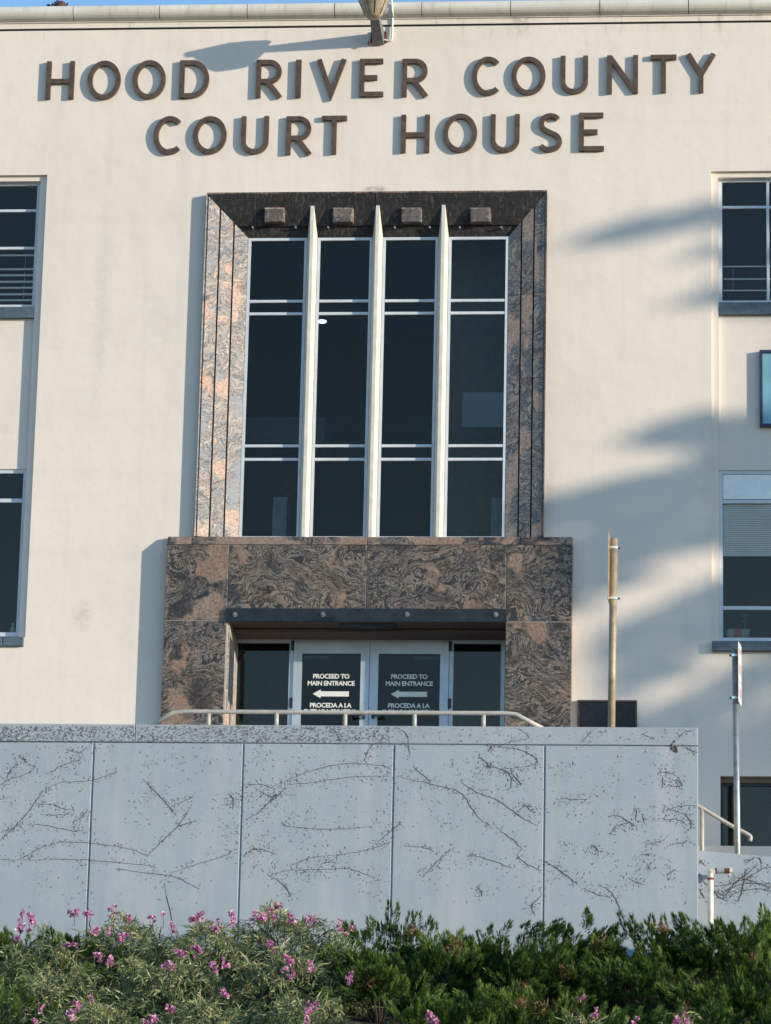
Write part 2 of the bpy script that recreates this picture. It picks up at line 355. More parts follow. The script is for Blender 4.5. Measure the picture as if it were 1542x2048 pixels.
# left and right window recesses
LX = X(72, 820); RX = X(1423, 820); RW = 3.2
RT = Z(40, 350); RTr = Z(1480, 342); RB = Z(30, 1275); RBr = Z(1480, 1284)
UX0, UX1 = X(402, 700, -.09), X(1091, 700, -.09); UZT = Z(750, 386, -.09); UZB = Z(740, 1074, -.05)
LXa, LXb = X(327, 1260, -.15), X(1144, 1260, -.15)
DX0, DX1 = X(456, 1330, -.15), X(1010, 1330, -.15); DZT = Z(740, 1240, -.15)
BX0, BZT = X(1441, 1620), Z(1490, 1552)
BZB = Z(1490, 1700) - .6
def holes_wall(name, x0, x1, z0, z1, holes, y0, y1, mat, parent):
    xs = sorted({x0, x1, *[h[0] for h in holes], *[h[1] for h in holes]}); zs = sorted({z0, z1, *[h[2] for h in holes], *[h[3] for h in holes]})
    m = MB(); inh = lambda x, z: any(h[0] < x < h[1] and h[2] < z < h[3] for h in holes)
    for i in range(len(xs)-1):
        for j in range(len(zs)-1):
            a, b, c, d = xs[i], xs[i+1], zs[j], zs[j+1]
            if inh((a+b)/2, (c+d)/2): continue
            m.add([(a, y0, c), (b, y0, c), (b, y0, d), (a, y0, d)], [(0, 1, 2, 3)])
    for a, b, c, d in holes:
        m.add([(a, y0, c), (b, y0, c), (b, y0, d), (a, y0, d), (a, y1, c), (b, y1, c), (b, y1, d), (a, y1, d)],
              [(0, 4, 5, 1), (1, 5, 6, 2), (2, 6, 7, 3), (3, 7, 4, 0)])
    return m.build(name, mat, parent)
holes = [(LX-RW, LX, RB, RT), (RX, RX+RW, RBr, RTr), (UX0+.06, UX1-.06, UZB+.002, UZT-.06), (DX0-.05, DX1+.05, TZ, DZT+.1), (BX0, BX0+2.2, BZB, BZT)]
holes_wall('facade_wall', -16, 16, bank(0)-.5, TOP, holes, 0, .3, M['stucco'], B)
MB().box(-16, 16, 14, 14.3, bank(0)-.5, TOP+.3).box(-16, -15.7, .31, 14, bank(0)-.5, TOP+.3).box(15.7, 16, .31, 14, bank(0)-.5, TOP+.3).build('rear_wall', M['stucco'], B)
box('roof', -15.7, 15.7, .3, 14, TOP-.1, TOP+.06, M['roof'], B)
# parapet: dark groove, band, thin fillet, round coping in jointed stones
PZ1 = Z(740, 33, -.07)
box('parapet_groove', -16, 16, .03, .3, TOP, TOP+.025, M['dark'], B)
box('parapet_band', -16, 16, -.012, .3, TOP+.025, PZ1-.02, M['stucco'], B)
box('parapet_fillet', -16, 16, -.03, .3, PZ1-.018, PZ1, M['stucco'], B)
CJ = [X(p, 25) for p in (-200, -25, 150, 322, 497, 671, 845, 1022, 1200, 1377, 1552, 1730)]
CJ = [CJ[0]-1.05*i for i in range(10, 0, -1)] + CJ + [CJ[-1]+1.05*i for i in range(1, 11)]
CH = Z(740, 5, -.05) - PZ1
def mat_coping():
    s = NT('weathered_coping'); v = s.coord((1, 1, 1), True)
    c = s.ramp(s.noise(v, 1.6, 5).outputs['Fac'], [(.3, (.63, .585, .51)), (.7, (.74, .695, .62))])
    c = s.mix(s.ramp(s.noise(s.coord((7, 2, 2)), 1, 6, .7).outputs['Fac'], [(.54, (0, 0, 0)), (.70, (.6,)*3)]), c, (.38, .34, .29))
    c = s.mix(s.ramp(s.noise(v, 20, 6, .75).outputs['Fac'], [(.62, (0, 0, 0)), (.72, (.8,)*3)]), c, (.20, .18, .16))
    s.bump(s.noise(v, 30, 4).outputs['Fac'], .2, .006); return s.done(c, .9)
M['coping'] = mat_coping()
for a, b in zip(CJ[:-1], CJ[1:]):
    pr = []
    for i in range(11):
        th = -math.pi/2 + math.pi*i/10
        pr.append((-.03-.12*math.cos(th), PZ1+CH/2+CH/2*math.sin(th)))
    pr += [(.32, PZ1+CH), (.32, PZ1+.001)]
    g = .005; m = MB(); m.prism([(a+g, y, z) for y, z in pr], (b-a-2*g, 0, 0)); m.build('coping_stone', M['coping'], B)
box('coping_mortar', CJ[0], CJ[-1], -.085, .31, PZ1+.012, PZ1+CH-.012, M['dark'], B)

# recess trims, spandrels, windows
def ring(x0, x1, z0, z1, t, y0, y1, m=None):
    m = m or MB(); m.box(x0, x0+t, y0, y1, z0, z1); m.box(x1-t, x1, y0, y1, z0, z1)
    m.box(x0+t+.0005, x1-t-.0005, y0+.001, y1, z0, z0+t); m.box(x0+t+.0005, x1-t-.0005, y0+.001, y1, z1-t, z1); return m
def window(x0, x1, z0, z1, y, t, bars=(), mulls=(), bt=.03, name='window', glass='clear', fm='white'):
    w_ = ring(x0, x1, z0, z1, t, y, y+.06).build(name, M[fm], B)
    zz = [z0+t*.8] + sorted(bars) + [z1-t*.8]; xx = [x0+t*.8] + sorted(mulls) + [x1-t*.8]
    for z in bars: box('transom', x0+t+.001, x1-t-.001, y+.004, y+.05, z-bt/2, z+bt/2, M[fm], w_, .004)
    for x in mulls: box('mullion', x-bt/2, x+bt/2, y+.002, y+.055, z0+t+.001, z1-t-.001, M[fm], w_, .004)
    for i in range(len(zz)-1):
        for j in range(len(xx)-1):
            box('pane', xx[j]+.001, xx[j+1]-.001, y+.03, y+.034, zz[i]+.001, zz[i+1]-.001, M[glass], w_)
    return w_
def trim(x0, x1, z0, z1):
    s = .09; MB().box(x0+.001, x0+s, D1, .3, z0, z1-.001).box(x1-s, x1-.001, D1, .3, z0, z1-.001).box(x0+s, x1-s, D1+.001, .3, z1-s*.75, z1-.001).build('recess_trim', M['stucco'], B)
trim(LX-RW, LX, RB, RT); trim(RX, RX+RW, RBr, RTr)
def z2(py, px, y=D2): return Z(px, py, y)
def side_bay(x0, x1, px, up, lo, flip):
    # up/lo = (top, bottom) pixel rows of the two windows, spandrel between
    zu1, zu0 = z2(up[0], px), z2(up[1], px); zl1, zl0 = z2(lo[0], px), z2(lo[1], px)
    su = z2(up[2], px)
    box('spandrel', x0, x1, D2, .28, zl1, su, M['stucco'], B)
    s_ = box('window_sill', x0+.002, x1-.002, D2-.06, .25, su, zu0-.002, M['sill'], B)
    return zu0, zu1, zl0, zl1
# left bay
ax0, ax1 = LX-RW+.092, LX-.092
zu0, zu1, zl0, zl1 = side_bay(ax0, ax1, 30, (363, 616, 638), (938, 1272, 0), 1)
window(ax0, ax1, zu0, zu1, D2+.02, .05, [z2(420, 30), z2(495, 30)], [ax1-1.25], .035, glass='clear')
window(ax0, ax1, zl0, zl1, D2+.02, .05, [z2(1000, 30)], [ax1-1.25], .05, glass='clear')
ts = .31; 
for i in range(11): box('sill_tile', LX-RW+.01+i*ts*.94+.003, min(LX-.012, LX-RW+.01+(i+1)*ts*.94-.003), -.05, .2, RB-.115, RB-.001, M['sill'], B, .006)
# right bay
bx0, bx1 = RX+.092, RX+RW-.092
zu0r, zu1r, zl0r, zl1r = side_bay(bx0, bx1, 1490, (356, 607, 631), (940, 1282, 0), 0)
window(bx0, bx1, zu0r, zu1r, D2+.02, .045, [z2(413, 1490)], [X(1536, 500, D2), X(1536, 500, D2)+1.1], .035)
window(bx0, bx1, zl0r, zl1r, D2+.02, .045, [z2(1002, 1490), z2(1215, 1490)], [bx0+1.3], .045)
box('window_sill', RX+.004, RX+RW-.01, -.075, .2, Z(1480, 1302, -.05), RBr-.001, M['sill'], B, .006)
# basement window
window(BX0+.001, BX0+2.19, BZB, BZT-.07, .12, .03, [], [BX0+1.3], .04, fm='steel')
box('window_head', BX0+.002, BX0+2.198, .08, .29, BZT-.07, BZT-.001, M['brown'], B)
# rooms behind
def room(x0, x1, y0, y1, z0, z1, mat, name='room_shell'):
    m = MB().add([(x0, y0, z0), (x1, y0, z0), (x1, y1, z0), (x0, y1, z0), (x0, y0, z1), (x1, y0, z1), (x1, y1, z1), (x0, y1, z1)],
                 [(0, 1, 2, 3), (4, 7, 6, 5), (1, 5, 6, 2), (2, 6, 7, 3), (3, 7, 4, 0)])
    return m.build(name, mat, B)
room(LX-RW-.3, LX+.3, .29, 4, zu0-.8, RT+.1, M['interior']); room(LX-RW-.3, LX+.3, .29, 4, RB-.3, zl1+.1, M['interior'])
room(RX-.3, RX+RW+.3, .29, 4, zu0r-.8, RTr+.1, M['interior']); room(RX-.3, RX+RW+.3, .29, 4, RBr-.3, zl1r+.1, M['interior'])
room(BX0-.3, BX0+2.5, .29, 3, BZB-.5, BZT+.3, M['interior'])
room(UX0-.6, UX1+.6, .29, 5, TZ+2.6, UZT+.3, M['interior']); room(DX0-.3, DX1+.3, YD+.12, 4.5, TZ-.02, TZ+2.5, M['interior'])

# ---- upper granite surround: splayed jambs and head
YF, YB = -.09, .07                               # front arris, back of the splay
IX0, IX1 = X(489, 700, YB), X(1015, 700, YB); IZT = Z(750, 474, YB)
def splay(side, u0, u1, zlo, zhi_f):
    xo, xi = (UX0, IX0) if side < 0 else (UX1, IX1)
    f = lambda u: (xo+(xi-xo)*u, YF+(YB-YF)*u)
    zt = lambda u: min(zhi_f, UZT+(IZT-UZT)*u) if zhi_f else UZT+(IZT-UZT)*u
    (xa, ya), (xb, yb) = f(u0), f(u1)
    pts = [(xa, ya, zlo), (xb, yb, zlo), (xb, yb, zt(u1)), (xa, ya, zt(u0))]
    if side > 0: pts = pts[::-1]
    return MB().prism(pts, (0, .05, 0))
us = [(0, .315), (.355, .645), (.685, 1)]
for a, b in us:
    splay(-1, a, b, UZB+.002, None).build('granite_slab', M['pinkgr'], B)
zj1, zj2 = Z(1050, 588, 0), Z(1050, 757, 0)
for a, b in us:
    splay(1, a, b, UZB+.002, zj2-.003).build('granite_slab', M['jambgr'], B)
    splay(1, a, b, zj2+.003, zj1-.003).build('granite_slab', M['jambgr'], B)
    splay(1, a, b, zj1+.003, None).build('granite_slab', M['jambgr'], B)
MB().prism([(UX0+.012, YF+.03, UZB), (IX0+.01, YB+.03, UZB), (IX0+.01, YB+.03, IZT), (UX0+.012, YF+.03, UZT-.02)], (0, .06, 0)).build('groove_back', M['dark'], B)
MB().prism([(IX1-.01, YB+.03, UZB), (UX1-.012, YF+.03, UZB), (UX1-.012, YF+.03, UZT-.02), (IX1-.01, YB+.03, IZT)], (0, .06, 0)).build('groove_back', M['dark'], B)
# head: slabs split at the middle, two courses
def head(xa, xb, u0, u1, dy=0):
    f = lambda u: (UZT+(IZT-UZT)*u, YF+(YB-YF)*u)
    cl = lambda x, u: min(max(x, UX0+(IX0-UX0)*u), UX1+(IX1-UX1)*u)
    (za, ya), (zb, yb) = f(u0), f(u1)
    return MB().prism([(cl(xa, u1), yb+dy, zb), (cl(xb, u1), yb+dy, zb), (cl(xb, u0), ya+dy, za), (cl(xa, u0), ya+dy, za)], (0, .05, .0))
xm = X(752, 400)
for xa, xb in ((UX0-1, xm-.003), (xm+.003, UX1+1)):
    head(xa, xb, 0, .74).build('granite_slab', M['soffit'], B)
    head(xa, xb, .745, 1, .03).build('granite_slab', M['soffit'], B)
MB().prism([(UX0+.004, YF, UZT+.022), (UX0+.004, 0, UZT+.022), (UX0+.004, 0, UZT-.03), (UX0+.004, YF+.005, UZT)], (UX1-UX0-.008, 0, 0)).build('granite_top_edge', M['greygr'], B)
box('granite_side_edge', UX0, UX0+.03, YF+.004, .0, UZB, UZT-.015, M['soffit'], B); box('granite_side_edge', UX1-.03, UX1, YF+.004, .0, UZB, UZT-.015, M['soffit'], B)
# fins and the four bays
fx = [X(p, 700, -.02) for p in (622, 750, 882)]   # fin axis
fx = [X(617, 720, 0), X(749, 720, 0), X(882, 720, 0)]
def soff(y): return UZT + (IZT-UZT)*(y-YF)/(YB-YF)
for x in fx:
    y0, y1, a, b = -.045, YB, .021, .062
    v = [(x-a, y0, UZB), (x+a, y0, UZB), (x+b, y1, UZB), (x-b, y1, UZB), (x-a, y0, soff(y0)+.01), (x+a, y0, soff(y0)+.01), (x+b, y1, IZT+.01), (x-b, y1, IZT+.01)]
    zc = Z(750, 545); zq = [Z(750, 545)]
    mk('fin', v, [(0, 3, 2, 1), (4, 5, 6, 7), (0, 1, 5, 4), (1, 2, 6, 5), (2, 3, 7, 6), (3, 0, 4, 7)], M['cream'], B)
edges = [IX0+.004] + [q for x in fx for q in (x-.066, x+.066)] + [IX1-.004]
tb = [Z(750, p, YB) for p in (601, 626, 891, 918)]
for i in range(4):
    window(edges[2*i], edges[2*i+1], UZB+.004, IZT-.004, YB+.005, .034, tb, (), .036, glass='glass')
for px in (548, 685, 822, 960):                   # small stone blocks under the head
    c = P(px, 431, -.06); hw = .12
    v = MB().box(c.x-hw, c.x+hw, c.y-.012, c.y+.14, c.z-.088, c.z+.088, .008); v.build('head_block', M['block'], B)
    box('block_lit_edge', c.x-hw, c.x+hw+.004, c.y-.004, c.y+.10, c.z+.089, c.z+.104, M['jambgr'], B); box('block_lit_edge', c.x+hw+.001, c.x+hw+.014, c.y-.006, c.y+.10, c.z-.085, c.z+.088, M['jambgr'], B)  # pale strips paint in the sunlit top and right edges of each block
for px in (506, 592, 657, 790, 860, 920, 1003):
    c = P(px, 456, .04); MB().lathe((0, 0, 0), [(.013, 0), (.013, .02), (.0, .02)], 8)
    m = MB().tube([(c.x, c.y-.035, c.z), (c.x, c.y+.03, c.z)], .013, 8); m.build('bolt', M['galv'], B)

# ---- lower granite block
YL = -.15; zb1 = Z(740, 1089, YL); zb0 = Z(740, 1074, -.06); zj = Z(390, 1241, YL)
zc = Z(740, 1230, YL)
g = .009
xc1, xc2, xcm = X(456, 1160, YL), X(1012, 1160, YL), X(733, 1150, YL)
for xa, xb, za, zb_, mt in ((LXa, xc1, zj, zb1, 'greygr'), (LXa, xc1, TZ, zj, 'granite'), (xc1, xcm, zc, zb1, 'granite'), (xcm, xc2, zc, zb1, 'granite'),
                        (xc2, LXb, zj, zb1, 'granite'), (xc2, LXb, TZ, zj, 'greygr')):
    box('granite_slab', xa+g/2, xb-g/2, YL, YL+.03, za+g/2, zb_-g/2, M[mt], B, .003)
for xa, xb in ((LXa, X(383, 1080, YL)), (X(383, 1080, YL), xcm), (xcm, X(1131, 1080, YL)), (X(1131, 1080, YL), LXb)):
    MB().prism([(xa+g/2, YL, zb1), (xa+g/2, -.068, zb0), (xa+g/2, 0, zb0), (xa+g/2, 0, zb1)], (xb-xa-g, 0, 0)).build('granite_slab', M['ledge'], B)
MB().box(LXa+.004, DX0-.02, YL+.008, .0, TZ, zb1-.004).box(DX1+.02, LXb-.004, YL+.008, .0, TZ, zb1-.004).box(DX0-.02, DX1+.02, YL+.0085, .0, DZT+.11, zb1-.004).build('granite_bed', M['mortar'], B)
box('granite_side', LXa, LXa+.03, YL+.052, 0, TZ, zb1-.003, M['soffit'], B); box('granite_side', LXb-.03, LXb, YL+.052, 0, TZ, zb1-.003, M['ledge'], B)
box('granite_reveal', DX0-.05, DX0, YL+.052, YD+.1, TZ, DZT+.02, M['pinkgr'], B); box('granite_reveal', DX1, DX1+.05, YL+.052, YD+.1, TZ, DZT+.02, M['greygr'], B)
# canopy: dark steel channel with bolts, brown soffit
cz1, cz0 = Z(740, 1217, -.19), Z(740, 1243, -.19); cxa, cxb = X(452, 1230, -.19), X(1011, 1230, -.19)
cn = MB().box(cxa, cxb, -.19, -.176, cz0, cz1).box(cxa, cxb, -.176, YL-.002, cz1-.012, cz1-.001).box(cxa, cxa+.012, -.175, YL-.002, cz0+.001, cz1-.013).box(cxb-.012, cxb, -.175, YL-.002, cz0+.001, cz1-.013).build('canopy', M['steel'], B)
for px in (470, 646, 814, 992):
    c = P(px, 1229, -.19); MB().tube([(c.x, -.191, c.z), (c.x, -.198, c.z)], .03, 12).tube([(c.x, -.198, c.z), (c.x, -.222, c.z)], .014, 8).build('bolt', M['lampb'], cn)
box('soffit_board', DX0+.002, DX1-.002, -.174, .2, DZT-.03, DZT-.005, M['brown'], B)
box('soffit_board', DX0+.002, DX1-.002, .205, YD+.1, DZT-.075, DZT-.04, M['brown'], B)
lx = P(735, 1246, 0); box('soffit_light', lx.x-.34, lx.x+.34, -.1, .1, DZT-.06, DZT-.032, M['steel'], B)
# doors
zh = TZ+2.13; xd = [X(p, 1350, YD) for p in (465, 586, 739, 898, 1010)]
head_ = MB().box(xd[0]-.2, xd[4]+.2, YD, YD+.1, zh-.001, DZT-.076); head_.build('transom_panel', M['brown'], B)
def sidelight(x0, x1):
    window(x0+.002, x1-.002, TZ+.002, zh-.002, YD, .05, (), (), .05, 'sidelight', 'clear', 'doorm')
sidelight(xd[0], xd[1]); sidelight(xd[3], xd[4])
def text(body, cx, z, y, size, parent, name='lettering'):
    cu = bpy.data.curves.new(name, 'FONT'); cu.body = body; cu.size = size; cu.align_x = 'CENTER'; cu.offset = size*.03; cu.extrude = .0008; cu.resolution_u = 3
    cu.space_character = .94
    o = bpy.data.objects.new(name, cu); o.rotation_euler = (math.pi/2, 0, 0); o.location = (cx, y, z); col.objects.link(o)
    bpy.context.view_layer.update(); dg = bpy.context.evaluated_depsgraph_get(); me = bpy.data.meshes.new_from_object(o.evaluated_get(dg))
    me.transform(o.matrix_world); bpy.data.objects.remove(o); me.materials.clear(); me.materials.append(M['letter']); me.name = name
    return link(bpy.data.objects.new(name, me), parent)
def door(x0, x1, hinge):
    s = .11; fr = MB().box(x0+.003, x0+s, YD-.02, YD+.04, TZ+.01, zh-.05).box(x1-s, x1-.003, YD-.02, YD+.04, TZ+.01, zh-.05)
    fr.box(x0+s+.0005, x1-s-.0005, YD-.019, YD+.04, zh-.19, zh-.051).box(x0+s+.0005, x1-s-.0005, YD-.019, YD+.04, TZ+.01, TZ+.25)
    d_ = fr.build('door', M['doorm'], B)
    box('pane', x0+s-.01, x1-s+.01, YD+.008, YD+.014, TZ+.24, zh-.18, M['glass'], d_)
    cx = (x0+x1)/2; yt = YD+.005
    for body, py in (('PROCEED TO', 1357), ('MAIN ENTRANCE', 1371), ('PROCEDA A LA', 1415), ('ENTRADA PRINCIPAL', 1427)):
        text(body, cx, Z(740, py, YD), yt, .078 if body != 'ENTRADA PRINCIPAL' else .072, d_)
    za = Z(740, 1388, YD); L = .225
    mk('arrow', [(cx-L, yt, za), (cx-L+.10, yt, za+.055), (cx-L+.10, yt, za+.032), (cx+L, yt, za+.032), (cx+L, yt, za-.032), (cx-L+.10, yt, za-.032), (cx-L+.10, yt, za-.055)],
       [(6, 5, 4, 3, 2, 1, 0)], M['letter'], d_)
    hx = x1-.06 if hinge < 0 else x0+.06; 
    zz_ = TZ+1.13; MB().tube(smooth_path([(hx-.0, YD-.02, zz_), (hx-.04*hinge*0, YD-.09, zz_+.02), (hx+.10*hinge, YD-.10, zz_+.02), (hx+.13*hinge, YD-.02, zz_-.0)], 5), .014, 8).build('handle', M['steel'], d_)
    cl = x0+.28 if hinge < 0 else x1-.28; box('door_closer', cl-.155, cl+.155, YD+.05, YD+.11, zh-.24, zh-.205, M['grey'], d_)
    ex = x0-.012 if hinge < 0 else x1+.012
    for hz in (zh-.09, TZ+1.32): box('hinge', ex-.02, ex+.02, YD-.03, YD+.01, hz-.06, hz+.06, M['steel'], d_)
door(xd[1], xd[2], -1); door(xd[2], xd[3], 1)
MB().box(xd[0], xd[4], YD-.005, YD+.05, zh-.048, zh-.002).build('door_head_frame', M['doorm'], B)
# things seen through the tall window: stair newels, rail, ceiling lamp
def newel(pxa, pxb, py):
    y = .32; a = X(pxa, 1030, y); b = X(pxb, 1030, y); box('newel_post', a, b, y, y+.25, TZ+2.6, Z(pxa, py, y), M['newel'], B, .005)
box('bay_brightener', X(898, 700, .9), IX1+.5, .9, 1.0, TZ+2.6, UZT+.2, M['brightener'], B); newel(545, 573, 994); newel(982, 1012, 994)  # pale panel added behind the right bay to make its panes look brighter
a = P(548, 995, .9); b = P(592, 915, 1.5); MB().prism([(a.x, .9, a.z-.02), (a.x+.2, .9, a.z-.02), (b.x+.2, 1.5, b.z), (b.x, 1.5, b.z)], (0, .05, .0)).build('stair_rail', M['wood'], B)
box('stair_landing', X(490, 870, 2), X(650, 870, 2), 1.9, 3, Z(560, 890, 2), Z(560, 838, 2), M['grey'], B)
c = P(644, 642, 2.2); lp = empty('ceiling_lamp', (c.x, c.y, c.z), 'small lit ceiling lamp seen through the second tall window bay', 'lamp')
MB().lathe(c, [(0, -.02), (.055, -.016), (.06, .0), (.0, .01)], 20).build('lamp_shade', M['lampon'], lp, True)
MB().tube([(c.x, c.y, c.z+.01), (c.x, c.y, UZT+.29)], .006, 6).build('lamp_cord', M['dark'], lp)
pa, pb = P(925, 785, .13), P(1009, 854, .13)
tag(box('paper_sheet', pa.x, pb.x, .125, .127, pb.z, pa.z, M['paper']), 'blue grey paper sheet taped inside the rightmost tall window bay', 'paper')

# blinds and bars behind the side windows
def blind(name, x0, x1, y, zs, t, dep, label, tilt=0, mat='blind'):
    o = empty(name, (x0, y, min(zs)), label, 'blind')
    for z in zs:
        m = MB().prism([(x0, y, z), (x0, y+dep, z+tilt), (x0, y+dep, z+tilt+t), (x0, y, z+t)], (x1-x0, 0, 0)); m.build('slat', M[mat], o)
    for x in (x0+.12, x1-.12): MB().tube([(x, y+dep/2, min(zs)), (x, y+dep/2, max(zs)+t+tilt)], .002, 4).build('cord', M['blind'], o)
    return o
blind('window_blind', ax0+.06, ax1-.06, D2+.10, [z2(p, 30, D2+.1) for p in (512, 540, 552, 565, 577, 590, 602)], .022, .03, 'white slatted blind low in the upper window left of the entrance')
blind('window_blind', bx0+.06, bx1-.06, D2+.10, [z2(p, 1490, D2+.1) for p in (534, 559, 582)], .016, .02, 'three thin white slats in the upper window right of the entrance')
zt_, zb_ = z2(1006, 1490, D2+.12), z2(1114, 1490, D2+.12); ns = 26
blind('window_blind', bx0+.05, bx1-.06, D2+.072, [zb_+(zt_-zb_)*i/(ns-1) for i in range(ns)], .003, .005, 'half lowered white venetian blind in the window above the blue sill', .0215)
box('hopper_panel', bx0+.05, bx0+1.27, D2+.03, D2+.045, z2(997, 1490), z2(948, 1490), M['blind'], B)
def potted(px, h, label, potm, leaf):
    b = P(px, 1279, .26); b.z = zl0r+.05; o = empty('potted_plant', b, label, 'plant')
    MB().lathe(b, [(.0, 0), (.05, 0), (.065, .12), (.06, .12), (.055, .10), (0, .10)], 14).build('pot', M[potm], o, True)
    m = MB(); r = random.Random(px)
    for i in range(14):
        a = r.uniform(0, 6.28); e = r.uniform(.2, 1.1); L = r.uniform(.05, .11); c0 = Vector((b.x, b.y, b.z+.11+h*r.uniform(.3, 1)))
        d = Vector((math.cos(a)*math.cos(e), math.sin(a)*math.cos(e), math.sin(e)*.6)); s_ = d.cross(Vector((0, 0, 1))).normalized()*.03
        m.add([c0, c0+d*L*.5+s_, c0+d*L-Vector((0, 0, .02)), c0+d*L*.5-s_], [(0, 1, 2, 3)])
    m.build('leaves', M['houseleaf'], o)
    MB().tube([(b.x, b.y, b.z+.1), (b.x+.01, b.y, b.z+.11+h)], .006, 6).build('stem', M['houseleaf'], o)
    box('window_shelf', b.x-.09, b.x+.09, .2, .34, zl0r+.03, zl0r+.049, M['wood'], B)
potted(1461, .02, 'low round potted plant nearest the corner of the right lower window', 'grey', 1)
potted(1476, .04, 'small potted plant in a red pot in the right lower window', 'pot', 1)
potted(1490, .22, 'tall leafy potted plant in the right lower window', 'grey', 1)
b = P(25, 1262, .24); bt = empty('bottle', (b.x, .24, zl0+.05), 'small pale bottle inside the lower window left of the entrance', 'bottle')
MB().lathe((b.x, .24, zl0+.05), [(0, 0), (.03, 0), (.03, .08), (.012, .10), (.012, .12)], 12).build('bottle_body', M['grey'], bt, True)
MB().lathe((b.x, .24, zl0+.17), [(.014, 0), (.014, .02), (0, .02)], 10).build('bottle_cap', M['white'], bt)
box('window_shelf', ax1-1.2, ax1-.02, .2, .3, zl0+.03, zl0+.049, M['grey'], B)

# ------------------------------------------------------------------ bronze letters
YT = -.048
def stroke(m, pts, sw, y0, y1, closed=False):
    pts = [np.array(p, float) for p in pts]; n = len(pts); Ls, Rs = [], []
    for i in range(n):
        a = pts[(i-1) % n] if (closed or i > 0) else None; c = pts[(i+1) % n] if (closed or i < n-1) else None; p = pts[i]
        d1 = (p-a)/np.linalg.norm(p-a) if a is not None else None; d2 = (c-p)/np.linalg.norm(c-p) if c is not None else None
        if d1 is None: nn = np.array([-d2[1], d2[0]]); k = 1
        elif d2 is None: nn = np.array([-d1[1], d1[0]]); k = 1
        else:
            n1 = np.array([-d1[1], d1[0]]); n2 = np.array([-d2[1], d2[0]]); nn = (n1+n2); nn /= np.linalg.norm(nn); k = 1/max(.35, nn@n1)
        Ls.append(p+nn*k*sw/2); Rs.append(p-nn*k*sw/2)
    v = []
    for a, b in zip(Ls, Rs): v += [(a[0], y0, a[1]), (b[0], y0, b[1]), (a[0], y1, a[1]), (b[0], y1, b[1])]
    f = []
    for i in range(n if closed else n-1):
        p, q = 4*i, 4*((i+1) % n)
        f += [(p, p+1, q+1, q), (p+2, q+2, q+3, p+3), (p, q, q+2, p+2), (p+1, p+3, q+3, q+1)]
    if not closed: f += [(0, 2, 3, 1), (4*n-4, 4*n-3, 4*n-1, 4*n-2)]
    m.add(v, f)
def arc(cx, cz, rx, rz, a0, a1, n=22): return [(cx+rx*math.cos(math.radians(a0+(a1-a0)*i/n)), cz+rz*math.sin(math.radians(a0+(a1-a0)*i/n))) for i in range(n+1)]
def letter_strokes(ch, W, H, s):
    h = s/2; a, b = h, W-h; t, z = H-h, h
    if ch == 'H': return [[(a, 0), (a, H)], [(b, 0), (b, H)], [(a, .47*H), (b, .47*H)]]
    if ch == 'O': return [('c', arc(W/2, H/2, W/2-h, H/2-h, 0, 360, 44)[:-1])]
    if ch == 'D': return [[(a, 0), (a, H)], [(a, t)] + arc(W*.42, H/2, W*.58-h, H/2-h, 90, -90) + [(a, z)]]
    if ch == 'R':
        m_ = .43*H; return [[(a, 0), (a, H)], [(a, t)] + arc(W*.48, (t+m_)/2, W*.46-h, (t-m_)/2, 90, -90, 16) + [(a, m_)], [(W*.42, m_), (W-h*1.1, 0)]]
    if ch == 'I': return [[(W/2, 0), (W/2, H)]]
    if ch == 'V': return [[(h*.95, H), (W/2, h*1.3), (W-h*.95, H)]]
    if ch == 'E': return [[(a, 0), (a, H)], [(a, t), (W*.97, t)], [(a, .5*H), (W*.74, .5*H)], [(a, z), (W, z)]]
    if ch == 'C': return [arc(W*.56, H/2, W*.56-h, H/2-h, 48, 312, 30)]
    if ch == 'U': return [[(a, H)] + arc(W/2, W*.47, W/2-h, W*.47-h, 180, 360, 18) + [(b, H)]]
    if ch == 'N': return [[(a, 0), (a, H)], [(b, 0), (b, H)], [(a+h*.3, t+h*.3), (b-h*.3, z-h*.3)]]
    if ch == 'T': return [[(W/2, 0), (W/2, H)], [(0, t), (W, t)]]
    if ch == 'Y': return [[(h*.95, H), (W/2, .46*H), (W-h*.95, H)], [(W/2, 0), (W/2, .5*H)]]
    if ch == 'S':
        r1 = (H*.47-s)/2 + h*.5; 
        up = arc(W*.53, H-h-r1, W*.42-h*.6, r1, 35, 245, 16); lo = arc(W*.50, h+r1*1.02, W*.5-h, r1*1.02, 62, -150, 18)
        return [up + lo]
ROW1 = [('H', 92, 148, 122, 197), ('O', 175, 241, 121, 198), ('O', 265, 331, 120, 197), ('D', 359, 418, 120, 195), ('R', 512, 566, 119, 194), ('I', 591, 602, 119, 194),
        ('V', 633, 692, 118, 193), ('E', 719, 767, 117, 192), ('R', 804, 858, 117, 192), ('C', 944, 1001, 113, 190), ('O', 1023, 1091, 113, 189), ('U', 1121, 1176, 111, 187),
        ('N', 1214, 1276, 110, 186), ('T', 1301, 1353, 109, 184), ('Y', 1372, 1432, 107, 184)]
ROW2 = [('C', 307, 364, 232, 308), ('O', 386, 453, 232, 307), ('U', 482, 537, 232, 307), ('R', 572, 625, 232, 308), ('T', 643, 693, 231, 307), ('H', 802, 859, 229, 304),
        ('O', 886, 954, 227, 304), ('U', 981, 1039, 228, 304), ('S', 1074, 1124, 226, 303), ('E', 1158, 1208, 225, 301)]
